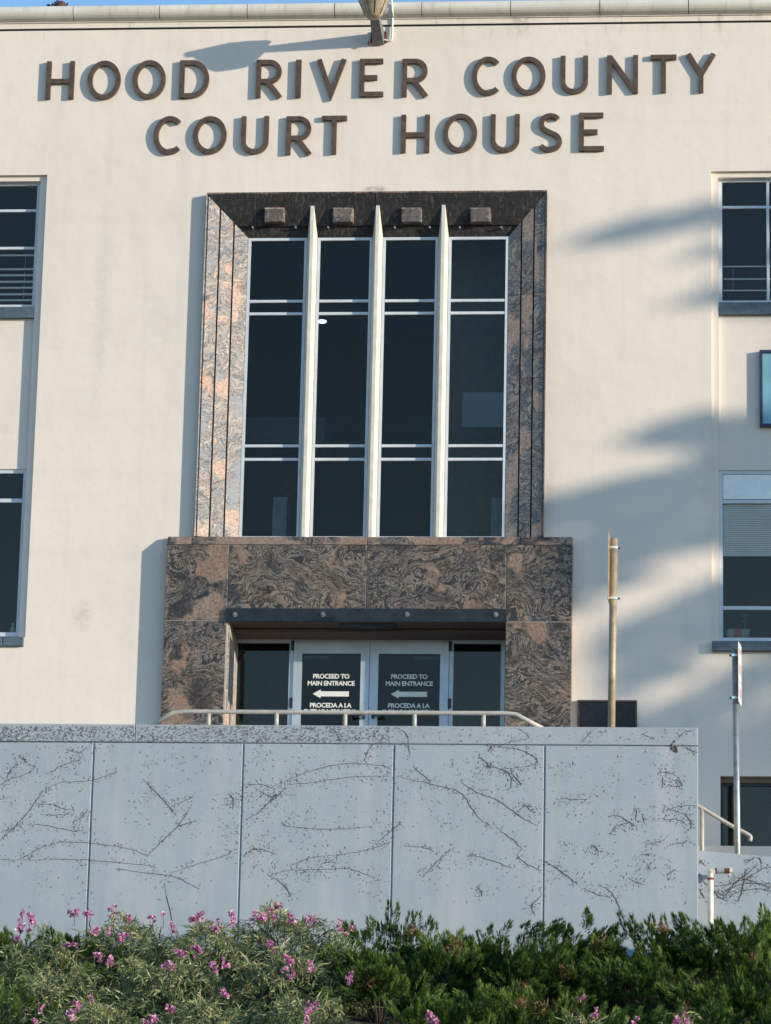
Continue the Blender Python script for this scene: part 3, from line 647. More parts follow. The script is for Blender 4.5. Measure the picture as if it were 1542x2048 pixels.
WH = ['at the start of HOOD', 'first O of HOOD', 'second O of HOOD', 'at the end of HOOD', 'at the start of RIVER', 'second letter of RIVER', 'middle letter of RIVER', 'before the last letter of RIVER',
      'at the end of RIVER', 'at the start of COUNTY', 'second letter of COUNTY', 'third letter of COUNTY', 'fourth letter of COUNTY', 'before the last letter of COUNTY', 'at the end of COUNTY',
      'at the start of COURT', 'second letter of COURT', 'third letter of COURT', 'fourth letter of COURT', 'at the end of COURT',
      'at the start of HOUSE', 'second letter of HOUSE', 'third letter of HOUSE', 'fourth letter of HOUSE', 'at the end of HOUSE']
for i, (ch, x0, x1, y0, y1) in enumerate(ROW1+ROW2):
    ym = (y0+y1)/2; xa, xb = X(x0, ym, YT), X(x1, ym, YT); zt, zb = Z((x0+x1)/2, y0, YT), Z((x0+x1)/2, y1, YT)
    m = MB(); s = .062 if ch != 'I' else (xb-xa)
    for k, st in enumerate(letter_strokes(ch, xb-xa, zt-zb, s)):
        cl = isinstance(st, tuple); st = st[1] if cl else st
        stroke(m, [(p[0]+xa, p[1]+zb) for p in st], s, YT+.0012*k, -.004, cl)
    o = m.build('letter', M['bronze'])
    tag(o, f'raised brown bronze letter {ch} on the cream wall, {WH[i]}', 'letter', 'bronze letters on the facade')

# ------------------------------------------------------------------ lamp on the parapet
wb = P(757, 77); L = empty('wall_lamp', (wb.x, 0, wb.z), 'grey bracket lamp with amber glass bowl fixed high on the facade', 'lamp')
ex, ez = wb.x-.01, wb.z+.045
hw = .072
arm = mk('arm', [(wb.x-hw, -.02, wb.z-.10), (wb.x+hw, -.02, wb.z-.10), (wb.x+hw, -.02, wb.z+.075), (wb.x-hw, -.02, wb.z+.075),
           (ex-.05, -.72, ez+.06), (ex+.05, -.72, ez+.06), (ex+.05, -.72, ez+.13), (ex-.05, -.72, ez+.13)],
   [(0, 1, 5, 4), (1, 2, 6, 5), (2, 3, 7, 6), (3, 0, 4, 7), (0, 3, 2, 1), (4, 5, 6, 7)], M['lampb'], L)
box('wall_plate', wb.x-.10, wb.x+.10, -.02, -.003, wb.z-.07, wb.z+.09, M['rust'], L)
MB().tube([(wb.x-.08, -.05, wb.z-.06), (wb.x-.12, -.09, wb.z-.10)], .016, 6).build('wing_bolt', M['rust'], L)
lc = P(747, 36, -.84); lc.x += .0
MB().tube([(ex, -.70, ez+.095), (ex-.005, -.84, lc.z+.31), (ex-.01, -1.08, lc.z+.30)], [.05, .06, .04], 10).build('lamp_neck', M['lampb'], L, True)
bw = MB().lathe((lc.x, -.84, lc.z), [(0, 0), (.085, .004), (.105, .03), (.135, .09), (.175, .18), (.195, .25), (.20, .29)], 28).build('bowl', M['lampg'], L, True)
for k in range(8):
    th = k*math.pi/4+.2; MB().tube([(lc.x+r*math.cos(th), -.84+r*math.sin(th), lc.z+z) for r, z in ((.107, .03), (.137, .09), (.177, .18), (.197, .25))], .005, 5).build('rib', M['steel'], bw)
MB().lathe((lc.x, -.84, lc.z+.285), [(.205, 0), (.212, .008), (.20, .03), (.11, .06), (0, .07)], 28).build('hood', M['lampb'], L, True)
cd = P(784, 75, -.03); MB().tube(smooth_path([(wb.x+.07, -.03, wb.z-.03), (cd.x-.03, -.03, cd.z-.04), (cd.x, -.03, cd.z), (cd.x, -.03, cd.z+.3), (cd.x+.01, -.06, TOP+.12), (cd.x+.0, -.16, TOP+.22), (cd.x-.02, -.16, TOP+.6)], 5), .013, 8).build('conduit', M['conduit'], L, True)
# clump on the coping
c = P(117, 9, -.02); o = empty('weed_clump', (c.x, c.y, c.z-.02), 'small dark clump of dead weeds lodged on the roof coping', 'plant')
m = MB(); r = random.Random(3)
for k in range(26):
    a = Vector((c.x+r.uniform(-.10, .09), c.y+r.uniform(0, .12), c.z-.02)); d = Vector((r.uniform(-.09, .05), r.uniform(-.03, .03), r.uniform(.02, .09)))
    m.tube([a, a+d*.6+Vector((0, 0, .015)), a+d], [.008, .011, .003], 5)
m.build('stems', M['nest'], o)
MB().lathe((c.x+.02, c.y+.05, c.z-.03), [(.085, 0), (.08, .05), (.05, .085), (0, .095)], 10).build('root_ball', M['nest2'], o, True)

# plaque and board
pa, pb = P(1155, 1400, -.03), P(1274, 1452, -.03); hz = (pb.x-pa.x)*.78
o = empty('memorial_plaque', (pa.x, -.02, pa.z-hz), 'dark bronze plaque with raised rim on the wall beside the granite', 'plaque')
box('panel', pa.x+.02, pb.x-.02, -.022, -.002, pa.z-hz+.02, pa.z-.02, M['plaque'], o)
ring(pa.x, pb.x, pa.z-hz, pa.z, .022, -.04, -.002).build('rim', M['plaquef'], o)
m = MB(); r = random.Random(5)
for k in range(9):
    x = pa.x+.07; z = pa.z-.075-.042*k
    while x < pb.x-.09:
        l_ = r.uniform(.02, .06); m.box(x, min(x+l_, pb.x-.07), -.024, -.0225, z, z+.014); x += l_+.016
m.build('raised_text', M['plaque'], o)
pa, pb = P(1519, 700, D2-.06), P(1519, 853, D2-.06)
o = empty('notice_board', (pa.x, D2-.03, pb.z), 'pale teal notice board in a navy frame below the right upper window', 'sign')
ring(pa.x, pa.x+1.6, pb.z, pa.z, .035, D2-.07, D2-.002).build('frame', M['boardf'], o); box('panel', pa.x+.036, pa.x+1.564, D2-.045, D2-.003, pb.z+.036, pa.z-.036, M['board'], o)

# ------------------------------------------------------------------ terrace, wall, rail, steps
WX1 = X(1396, 1600, YW); ZWT = Z(740, 1451.5, YW); ZG = Z(740, 1488, YW)
struct(box('terrace', -16, WX1-.31, YW+.31, -.001, bank(0)-.5, TZ, M['concrete']))
T = empty('terrace_wall', (0, YW, bank(-3)), 'pale blue painted terrace wall with panel joints and a speckled cap', 'wall')
xj = [X(p, 1650, YW) for p in (181, 482, 785, 1088)]; pw = (xj[3]-xj[0])/3
xs = [xj[0]-pw*k for k in (4, 3, 2, 1)] + xj + [WX1]
for a, b in zip(xs[:-1], xs[1:]): box('wall_panel', a+.009, b-.009 if b != WX1 else b, YW, YW+.28, bank(-3)-.4, ZG-.006, M['blue'], T, .006)
box('wall_core', xs[0], WX1-.01, YW+.022, YW+.30, bank(-3)-.4, ZWT-.02, M['blue'], T)
xk = X(270, 1465, YW)
box('wall_cap', xs[0], xk-.003, YW-.004, YW+.31, ZG+.006, ZWT, M['cap'], T, .006); box('wall_cap', xk+.003, WX1, YW-.002, YW+.31, ZG+.006, ZWT, M['cap'], T, .006)
c = P(1348, 1490, YW); m = MB(); r = random.Random(9)
for k in range(16):
    x, z = c.x+r.uniform(-.03, .04), c.z+r.uniform(-.07, .05); s = r.uniform(.006, .02)
    m.add([(x-s, YW-.002, z-s*1.4), (x+s, YW-.002, z-s), (x+s*.6, YW-.002, z+s*1.3), (x-s*.7, YW-.002, z+s), (x, YW-.014, z)], [(0, 1, 4), (1, 2, 4), (2, 3, 4), (3, 0, 4)])
m.build('broken_patch', M['vine'], T)
YR = YW+.16
def zr(px, py): return Z(px, py, YR)
H = empty('handrail', (0, YR, ZWT), 'long cream painted pipe handrail on top of the blue terrace wall', 'handrail')
rp = [P(296, 1452, YR), P(346, 1427, YR), P(372, 1424, YR), P(700, 1425, YR), P(1008, 1427, YR), P(1032, 1430, YR), P(1092, 1456, YR)]
zr_ = [ZWT-.01, None, None, None, None, None, ZWT-.01]
zrail = Z(700, 1425, YR)
pts = [(rp[0].x, YR, ZWT-.01), (rp[1].x, YR, zrail-.012), (rp[2].x, YR, zrail), (rp[3].x, YR, zrail), (rp[4].x, YR, zrail), (rp[5].x, YR, zrail-.012), (rp[6].x, YR, ZWT-.01)]
MB().tube(pts, .026, 10).build('rail', M['railp'], H, True)
for px in (417, 553, 690, 829, 967):
    x = X(px, 1440, YR); MB().tube([(x, YR, ZWT-.01), (x, YR, zrail-.02)], .025, 10).build('post', M['railp'], H, True)
# steps down on the right behind a low wall
ST = empty('side_steps', (WX1+1, -1.5, bank(0)), 'concrete steps going down to the right past the terrace wall', 'steps')
zlow = Z(1470, 1703, -2.6)
for k in range(7): box('step', WX1-.30+.3*k, WX1-.30+.3*(k+1)-.002, -2.38, -.3, bank(0)-.5, TZ-.17*(k+1)-.85, M['concrete'], ST)
za, zb_ = Z(1399, 1701, -2.7), Z(1542, 1713, -2.7); xa, xb = WX1+.002, WX1+3.0; sl_ = (zb_-za)/(X(1542, 1705, -2.7)-X(1399, 1705, -2.7))
lw = MB().prism([(xa, -2.7, bank(-3)-.4), (xb, -2.7, bank(-3)-.4), (xb, -2.7, za+sl_*3), (xa, -2.7, za)], (0, .28, 0)).build('low_wall', M['blue'])
tag(lw, 'short pale blue wall right of the terrace wall behind the standpipe', 'wall')
box('window_ledge', BX0-.35, BX0+2.3, -.19, -.001, BZB-.3, Z(1480, 1692, -.19), M['stucco'], B)
S2 = empty('step_handrail', (WX1+.1, -1.6, TZ-1), 'short sloping pipe handrail with hooked end beside the side steps', 'handrail')
q = lambda px, py: P(px, py, -1.6)
MB().tube(smooth_path([q(1380, 1604), q(1405, 1617), q(1460, 1650), q(1494, 1668), q(1501, 1674), q(1500, 1682)], 5), .024, 10).build('rail', M['railp'], S2, True)
a, b = q(1404, 1618), q(1402, 1760); MB().tube([a, (a.x, -1.6, b.z)], .024, 10).build('post', M['railp'], S2, True)
# sign posts
def sign_post(px_top, py_top, px_b, zb, y, r, mat, label, zs, xo, clamps, red, swid, off):
    t = P(px_top, py_top, y); bx = X(px_b, 1450, y)
    o = empty('sign_post', (bx, y, zb), label, 'sign')
    MB().tube([(bx, y, zb), (t.x, y, t.z)], r, 12).build('pole', M[mat], o, True)
    xs_ = t.x+off; z1, z0 = Z(px_top, zs[0], y), Z(px_top, zs[1], y)
    # a thin sheet seen almost edge on, turned to face along the street
    dx = xo; n = 6; pts = [(xs_-.003, y-swid/2), (xs_+.003, y-swid/2), (xs_+dx+.003, y+swid/2), (xs_+dx-.003, y+swid/2)]
    pan = MB().prism([(x, yy, z0) for x, yy in pts], (0, 0, z1-z0)).build('sign_panel', M['signw' if red else 'tanpole'], o)
    if red:
        for k, (fa, fb) in enumerate(((.08, .18), (.34, .52), (.62, .66), (.74, .90))):
            f = lambda u: (xs_+.0036+dx*u + (.0), y-swid/2+swid*u)
            (xa, ya), (xb, yb) = f(.15), f(.85); za_, zb2 = z0+(z1-z0)*(1-fb), z0+(z1-z0)*(1-fa)
            mk('sign_band', [(xa, ya, za_), (xb, yb, za_), (xb, yb, zb2), (xa, ya, zb2)], [(0, 1, 2, 3)], M['signr'], pan)
    for py in clamps:
        z = Z(px_top, py, y); MB().tube([(t.x, y, z-.014), (t.x, y, z+.014)], r+.008, 12).box(min(xs_, t.x)-.012, max(xs_, t.x)+.012, y-.02, y+.02, z-.012, z+.012).build('clamp', M['chrome'], o)
        sx = t.x-(r+.03)*(1 if off > 0 else -1); MB().tube([(t.x, y, z), (sx, y, z)], .012, 8).build('clamp_bolt', M['rust'], o)
sign_post(1228, 1078, 1222, TZ, -1.9, .043, 'tanpole', 'tan sign post with bright clamps and edge-on sheet before the plaque', (1070, 1204), 0.012, (1096, 1197), False, .45, -.062)
sign_post(1470, 1298, 1477, bank(0)-.2, -2.2, .035, 'galv', 'grey steel post carrying a white and red sign on the right', (1288, 1408), .036, (1311, 1396), True, .30, .036)
# standpipe
yp = -2.85; c = P(1421, 1742, yp); zb_ = bank(-3.2)-.1
S = empty('standpipe', (c.x, yp, zb_), 'off white standpipe with a rusty sideways valve before the low wall', 'pipe')
MB().tube(smooth_path([(c.x, yp, zb_), (c.x, yp, c.z-.08), (c.x+.004, yp, c.z-.02), (c.x+.045, yp, c.z+.003)], 5), .033, 12).build('pipe', M['pvc'], S, True)
MB().tube([(c.x, yp, c.z-.10), (c.x, yp, c.z-.075)], .037, 12).build('rust_ring', M['rust'], S)
MB().tube([(c.x+.045, yp, c.z+.003), (c.x+.07, yp, c.z+.003)], .032, 12).build('rust_ring', M['rust'], S)
MB().tube([(c.x+.07, yp, c.z+.003), (c.x+.15, yp, c.z+.003)], .03, 12).build('coupling', M['grey'], S)
MB().tube([(c.x+.15, yp, c.z+.003), (c.x+.21, yp, c.z+.003)], .03, 12).build('valve', M['rust'], S)
MB().tube([(c.x+.21, yp, c.z+.005), (c.x+.245, yp, c.z+.005)], [.036, .033], 6).box(c.x+.205, c.x+.225, yp-.01, yp+.01, c.z-.055, c.z+.04).build('spout', M['pvc'], S)

# ------------------------------------------------------------------ dead creeper on the walls
V = empty('dead_creeper', (0, YW, bank(-3)), 'leafless dead creeper stems and rootlets clinging to the blue walls', 'plant')
z6 = lambda x, y: (x*.3632, 1420+y*.3632); z7 = lambda x, y: (540+x*.3891, 1420+y*.3891); z5 = lambda x, y: (1120+x*.2737, 1400+y*.2737)
VN = [(z6, [(0, 825), (110, 820), (210, 765), (330, 728), (420, 728), (620, 748), (730, 770), (820, 803)]), (z6, [(820, 795), (900, 715), (980, 640), (1050, 540)]),
      (z6, [(0, 720), (70, 655), (150, 570), (200, 500), (240, 440)]), (z6, [(0, 415), (60, 380), (150, 350), (200, 310)]), (z6, [(280, 350), (320, 315), (400, 285), (470, 265)]),
      (z6, [(250, 440), (330, 402), (490, 390), (580, 365), (650, 335)]), (z6, [(155, 630), (260, 636), (400, 665), (460, 662)]), (z6, [(250, 575), (330, 577), (410, 570)]),
      (z6, [(210, 525), (280, 520), (350, 545), (410, 548)]), (z6, [(120, 825), (300, 822), (480, 826), (700, 845), (860, 862)]), (z6, [(640, 875), (800, 895), (960, 920), (1100, 985)]),
      (z6, [(960, 890), (1080, 850), (1200, 815), (1280, 780)]), (z6, [(1340, 805), (1390, 770), (1450, 770), (1530, 795)]), (z6, [(950, 530), (1000, 505), (1060, 480)]),
      (z6, [(800, 390), (870, 465), (940, 540), (975, 580)]), (z6, [(1265, 460), (1285, 490), (1285, 545)]), (z6, [(1425, 445), (1470, 465), (1505, 480)]), (z6, [(980, 640), (1030, 625), (1090, 610)]),
      (z6, [(40, 380), (60, 330), (100, 300)]), (z6, [(105, 255), (130, 270), (155, 290)]), (z6, [(370, 215), (430, 235), (470, 215)]), (z6, [(1350, 605), (1430, 560), (1500, 490), (1542, 460)]),
      (z6, [(490, 545), (450, 590), (400, 620)]), (z6, [(1340, 410), (1440, 410), (1520, 440)]), (z6, [(0, 675), (60, 655), (110, 635)]),
      (z7, [(0, 475), (40, 440), (85, 400)]), (z7, [(20, 390), (130, 345), (250, 300), (400, 275), (560, 285), (620, 300)]), (z7, [(90, 380), (180, 378), (330, 355), (480, 342), (620, 342)]),
      (z7, [(650, 340), (760, 365), (890, 395), (980, 425), (1030, 490), (1075, 555), (1140, 600)]), (z7, [(1180, 620), (1240, 660), (1300, 715)]), (z7, [(735, 285), (780, 330), (830, 365)]),
      (z7, [(490, 260), (510, 200), (560, 165), (620, 172)]), (z7, [(640, 85), (700, 120), (712, 180), (720, 240)]), (z7, [(300, 85), (345, 120), (358, 165)]),
      (z7, [(1165, 185), (1260, 200), (1340, 230), (1378, 270), (1290, 295), (1200, 300)]), (z7, [(1090, 295), (1130, 290), (1200, 310), (1240, 345), (1240, 390), (1215, 415)]),
      (z7, [(1220, 315), (1270, 355), (1295, 390)]), (z7, [(1070, 240), (1110, 265), (1130, 300)]), (z7, [(1250, 535), (1300, 500), (1320, 495), (1345, 520), (1375, 522)]),
      (z7, [(340, 748), (450, 730), (560, 700), (610, 680)]), (z7, [(0, 850), (90, 825), (250, 820), (390, 815), (470, 835), (540, 865)]), (z7, [(550, 680), (600, 640), (640, 610), (670, 580)]),
      (z7, [(690, 703), (780, 705), (850, 730)]), (z7, [(790, 860), (840, 800), (890, 750), (950, 705)]), (z7, [(1270, 740), (1310, 785), (1400, 828)]), (z7, [(1415, 780), (1470, 810), (1530, 860)]),
      (z7, [(20, 860), (70, 900), (100, 940), (108, 960)]), (z7, [(1140, 180), (1125, 215)]), (z7, [(1280, 95), (1330, 140), (1260, 160), (1140, 185)]), (z7, [(1400, 950), (1350, 1000), (1355, 1045)]),
      (z7, [(1330, 1000), (1355, 1010)]), (z7, [(1070, 905), (1090, 940), (1090, 960)]), (z7, [(110, 800), (190, 765), (300, 745)]), (z7, [(250, 800), (300, 780), (350, 790)]), (z7, [(980, 370), (1060, 420), (1180, 470), (1290, 550), (1380, 595)]),
      (z7, [(60, 590), (200, 610), (380, 610), (530, 600)]), (z7, [(1040, 745), (1130, 770), (1250, 815)]),
      (z5, [(0, 715), (110, 730), (210, 722)]), (z5, [(360, 850), (430, 850), (490, 880), (555, 922)]), (z5, [(370, 975), (410, 925), (470, 905), (510, 895)]), (z5, [(720, 530), (790, 530), (850, 552)]),
      (z5, [(790, 595), (870, 588), (885, 630), (770, 628)]), (z5, [(755, 560), (755, 635)]), (z5, [(800, 800), (870, 780), (1000, 770)]), (z5, [(800, 805), (900, 830), (950, 880), (960, 930), (930, 955)]),
      (z5, [(715, 865), (810, 875), (870, 875), (935, 920)]), (z5, [(600, 250), (650, 270), (695, 290)]), (z5, [(860, 290), (900, 240), (970, 230)]), (z5, [(910, 345), (960, 370), (1000, 385)]),
      (z5, [(0, 1240), (70, 1300), (135, 1350)]), (z5, [(280, 1352), (350, 1380), (400, 1440), (440, 1530), (480, 1585)]), (z5, [(180, 1375), (270, 1420), (380, 1445)]), (z5, [(520, 1310), (570, 1340), (600, 1340)]),
      (z5, [(780, 1280), (810, 1260), (845, 1235)]), (z5, [(600, 1125), (655, 1137)]), (z5, [(640, 1240), (660, 1205)]), (z5, [(560, 790), (560, 880)]), (z5, [(610, 840), (612, 890)]), (z5, [(145, 310), (200, 260), (230, 230)]),
      (z5, [(620, 1052), (700, 1040), (760, 1022)]), (z5, [(800, 1050), (890, 1048), (930, 1025)]), (z5, [(230, 1060), (270, 1085), (280, 1120)])]
VL = [(z5, [(1020, 1265), (1070, 1345), (1170, 1358), (1290, 1330), (1390, 1290), (1500, 1225), (1560, 1228)]), (z5, [(1130, 1390), (1200, 1430), (1260, 1360), (1340, 1290), (1440, 1215)]),
      (z5, [(1280, 1295), (1370, 1315), (1450, 1340), (1560, 1345)]), (z5, [(1180, 1420), (1260, 1370), (1400, 1335), (1560, 1375)]), (z5, [(1225, 1450), (1310, 1400), (1420, 1380), (1560, 1400)]),
      (z5, [(1020, 1375), (1060, 1450)]), (z5, [(1125, 1385), (1160, 1440), (1240, 1470)]), (z5, [(1370, 1190), (1420, 1150)]), (z5, [(1455, 1150), (1475, 1200)]), (z5, [(1020, 1180), (1060, 1200)]), (z5, [(1300, 1480), (1330, 1400), (1360, 1230)])]
fleck = []
def add_vine(tr, pts, y, rad):
    pp = smooth_path([P(*tr(*p), y) for p in pts], 5); r = random.Random(int(pts[0][0]*7+pts[0][1]))
    pp = [(p[0]+r.uniform(-.006, .006), y-.0035, p[2]+r.uniform(-.006, .006)) for p in pp]; n = len(pp)
    m = MB().tube(pp, [rad*(.35+.65*(1-abs(2*i/(n-1)-1)**2)) for i in range(n)], 4)
    for _ in range(max(2, n//4)):                 # thin side shoots growing off the stem
        p = Vector(r.choice(pp)); a = r.uniform(0, 6.28); L_ = r.uniform(.02, .10); b_ = a+r.uniform(-.7, .7)
        q1 = p+Vector((math.cos(a), 0, math.sin(a)))*L_*.5; q2 = q1+Vector((math.cos(b_), 0, math.sin(b_)))*L_*.5
        if y == YW and q2.x > WX1-.02: continue
        m.tube([p, q1, q2], [rad*.5, rad*.4, rad*.2], 3)
    m.build('vine_stem', M['vine'], V)
    for p in pp:
        for _ in range(4):
            if r.random() < .7: fleck.append((p[0]+r.gauss(0, .04), p[2]+r.gauss(0, .035), y))
for tr, pts in VN: add_vine(tr, pts, YW, .0027)
for tr, pts in VL: add_vine(tr, pts, -2.7, .004)
r = random.Random(21)
for k in range(1200):
    px, py = r.uniform(-20, 1392), 1490+330*r.random()**1.35
    if px > 600 and r.random() < .15: continue
    p = P(px, py, YW); dens = math.sin(px*.011+py*.017)+math.sin(px*.023-py*.031)
    if r.random() < .46+.22*dens: fleck.append((p.x, p.z, YW))
for k in range(120):                                # loose clusters
    px, py = r.uniform(0, 1380), r.uniform(1500, 1790); p = P(px, py, YW)
    for _ in range(r.randint(6, 20)): fleck.append((p.x+r.gauss(0, .09), p.z+r.gauss(0, .06), YW))
for k in range(2200):                              # cap speckle, thick on the left
    px = r.uniform(-20, 1390) if r.random() < .14 else -20+800*r.random()**1.3; p = P(px, r.uniform(1453, 1484), YW); fleck.append((p.x, p.z, YW-.005))
m = MB()
for x, z, y in fleck:
    if x > WX1-.01 and y == YW: continue
    if z > ZWT-.012: continue
    L_ = .008+.04*r.random()**2.5; wd = r.uniform(.0014, .0042); a = r.uniform(0, math.pi); d = (math.cos(a)*L_/2, math.sin(a)*L_/2); nrm = (-math.sin(a)*wd, math.cos(a)*wd)
    m.add([(x-d[0], y-.002, z-d[1]), (x+nrm[0], y-.001, z+nrm[1]), (x+d[0], y-.002, z+d[1]), (x-nrm[0], y-.001, z-nrm[1]), (x, y-.0045, z)], [(0, 3, 4), (3, 2, 4), (2, 1, 4), (1, 0, 4)])
fo = m.build('rootlets', M['vine'], V); fo['kind'] = 'stuff'

# ------------------------------------------------------------------ planting on the bank
def leaf_mesh(name, base, tip, width, nrm, tone, mat, parent, bend=0.0):
    # arrays of blades: base, two mids, tip
    n = len(base); d = tip-base; s = np.cross(d, nrm); s /= (np.linalg.norm(s, axis=1, keepdims=True)+1e-9)
    mid = base+d*.45+nrm*bend*np.linalg.norm(d, axis=1, keepdims=True)
    v = np.empty((n, 4, 3)); v[:, 0] = base; v[:, 1] = mid+s*width[:, None]/2; v[:, 2] = tip; v[:, 3] = mid-s*width[:, None]/2
    me = bpy.data.meshes.new(name); me.vertices.add(4*n); me.vertices.foreach_set('co', v.ravel())
    me.loops.add(4*n); me.loops.foreach_set('vertex_index', np.arange(4*n)); me.polygons.add(n)
    me.polygons.foreach_set('loop_start', np.arange(0, 4*n, 4)); me.polygons.foreach_set('loop_total', np.full(n, 4))
    at = me.attributes.new('tone', 'FLOAT', 'FACE'); at.data.foreach_set('value', tone.astype(np.float32))
    me.materials.append(mat); me.update(); me.validate()
    return link(bpy.data.objects.new(name, me), parent)
def unit(a): return a/(np.linalg.norm(a, axis=-1, keepdims=True)+1e-9)
def mound_points(n, c, rad, seed):
    g = np.random.default_rng(seed); a = g.uniform(0, 2*np.pi, n); e = np.arcsin(g.uniform(-.12, 1, n))
    d = np.stack([np.cos(e)*np.cos(a), np.cos(e)*np.sin(a), np.sin(e)], 1)
    lump = 1+.16*np.sin(d[:, 0]*5+seed)*np.cos(d[:, 1]*6+seed*2)+.12*np.sin(d[:, 2]*9+d[:, 0]*7+seed)
    rr = lump*g.uniform(.72, 1.0, n)**.6
    return c+d*np.array(rad)*rr[:, None], unit(d/np.array(rad)), g
def juniper(c, rad, n, label, seed, dead=0, parent_name='juniper_shrub'):
    o = empty(parent_name, tuple(c), label, 'shrub', 'juniper shrubs on the bank')
    nb = int(17*rad[0]/.6); bc, bn, g = mound_points(nb, np.array(c), rad, seed); nc = int(132*rad[0]/.6)
    lean = np.array([g.uniform(-.5, .35), -.4, .0]); bdir = unit(bn*.6+np.array([0, -.1, .45])+lean+g.normal(0, .3, (nb, 3)))
    bi = g.integers(0, nb, nc); so_ = g.normal(0, 1, (nc, 3)); cc = bc[bi]+so_*np.array([.14, .12, .05])+bdir[bi]*g.uniform(-.1, .12, (nc, 1)); cn = bn[bi]
    bl = 150; ci = np.repeat(np.arange(nc), bl); n = nc*bl
    cdir = unit(bdir[bi]+so_*.16+g.normal(0, .12, (nc, 3))); Lc = g.uniform(.11, .23, nc); Rc = g.uniform(.04, .075, nc); btone = g.normal(.40, .12, nb)[bi]
    t = g.uniform(0, 1, n)**.8; rv = g.normal(0, 1, (n, 3)); ax = cdir[ci]; rv = unit(rv-ax*np.sum(rv*ax, 1, keepdims=True))
    flat = unit(np.cross(cdir, unit(g.normal(0, 1, (nc, 3)))))[ci]; rv = unit(rv*.55+flat*np.sign(np.sum(rv*flat, 1, keepdims=True))*.6)
    R_ = Rc[ci]*(1.02-t)**.6*np.sqrt(g.uniform(.1, 1, n)); p = cc[ci]+ax*((t-.35)*Lc[ci])[:, None]+rv*R_[:, None]; nr = cn[ci]
    dr = unit(ax*.95+rv*(.62-.42*t)[:, None]+g.normal(0, .10, (n, 3))); l = g.uniform(.026, .062, n)*(1.0+.4*t)
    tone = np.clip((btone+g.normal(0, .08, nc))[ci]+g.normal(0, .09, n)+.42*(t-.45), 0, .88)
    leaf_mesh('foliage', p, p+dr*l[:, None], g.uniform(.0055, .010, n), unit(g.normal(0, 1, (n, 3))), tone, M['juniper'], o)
    m = MB(); rr = random.Random(seed)
    for k in range(16):
        i = rr.randrange(n); q = Vector(c)+(Vector(p[i])-Vector(c))*.6; m.tube([Vector(c)-Vector((0, 0, .1)), (Vector(c)+q)/2+Vector((0, 0, -.05)), q], [.02, .012, .004], 5)
    m.build('stems', M['bark'], o)
    for k in range(dead):
        i = g.integers(n); 
        for _ in range(30):
            if nr[i][1] < -.3 and nr[i][2] > .1: break
            i = g.integers(n)
        q = p[i]+nr[i]*.05; mm = 60; b = q+g.normal(0, .03, (mm, 3)); dr = unit(g.normal(0, 1, (mm, 3))+nr[i]*.6)
        leaf_mesh('dead_sprig', b, b+dr*g.uniform(.04, .09, (mm, 1)), g.uniform(.008, .016, mm), unit(g.normal(0, 1, (mm, 3))), g.uniform(0, 1, mm), M['brownleaf'], o)
    return o
def sweet_pea(c, rad, n, label, seed):
    o = empty('sweet_pea', tuple(c), label, 'plant', 'sweet peas sprawling on the bank')
    p, nr, g = mound_points(n, np.array(c), rad, seed)
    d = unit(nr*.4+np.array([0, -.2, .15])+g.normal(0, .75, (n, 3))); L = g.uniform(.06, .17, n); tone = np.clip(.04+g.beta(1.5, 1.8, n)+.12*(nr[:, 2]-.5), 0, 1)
    # narrow leaves in two folded halves so that they droop
    kn = p+d*(L*.55)[:, None]; d2 = unit(d+np.array([0, 0, -.8])+g.normal(0, .25, (n, 3))); w_ = g.uniform(.009, .019, n)
    nn = unit(g.normal(0, 1, (n, 3)))
    bb = np.concatenate([p, kn-d*(L*.2)[:, None]]); tt = np.concatenate([kn+d*(L*.12)[:, None], kn+d2*(L*.6)[:, None]])
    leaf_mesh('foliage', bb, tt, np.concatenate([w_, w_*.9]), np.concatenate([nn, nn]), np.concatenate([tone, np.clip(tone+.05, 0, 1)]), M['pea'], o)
    m = MB(); rr = random.Random(seed)
    for k in range(40):
        i = rr.randrange(n); q = Vector(p[i]); e = q+Vector(nr[i])*.05+Vector((rr.uniform(-.1, .1), 0, rr.uniform(-.02, .08)))
        m.tube([Vector(c), (Vector(c)+q)/2+Vector((0, -.02, .06)), q, e], [.006, .006, .005, .002], 4)
    m.build('stems', M['pea'], o)
    return o
def flower(q, parent, seed, s=1.0):
    g = np.random.default_rng(seed); k = 48; q = np.array(q)
    cl = q+g.normal(0, .016*s, (5, 3))*np.array([1, .7, 1.25]); i = g.integers(0, 5, k); b = cl[i]
    dr = unit(g.normal(0, 1, (k, 3))+np.array([.1, -.5, .25])); L = g.uniform(.020, .032, (k, 1))*s
    o = leaf_mesh('flower', b, b+dr*L, g.uniform(.014, .026, k)*s, unit(g.normal(0, 1, (k, 3))), np.clip(g.normal(.45, .22, k), 0, 1), M['petal'], parent, .18)
    MB().tube([tuple(q+np.array([.0, .03, -.13])), tuple(q+np.array([.01, .01, -.05])), tuple(q)], [.0035, .003, .002], 4).build('flower_stalk', M['pea'], o)
def canopy_y(py): return -4.05 - (py-1835)/213*3.3
def at(px, py, dy=0): y = canopy_y(py)+dy; return P(px, py, y)
def mound(px, py_top, rad):                       # mound whose top reaches the pixel row, standing on the bank
    y = canopy_y(py_top); t = P(px, py_top, y); gz = bank(y)
    return (t.x, y, gz), (rad[0], rad[1], max(.3, (t.z-gz)/1.04))
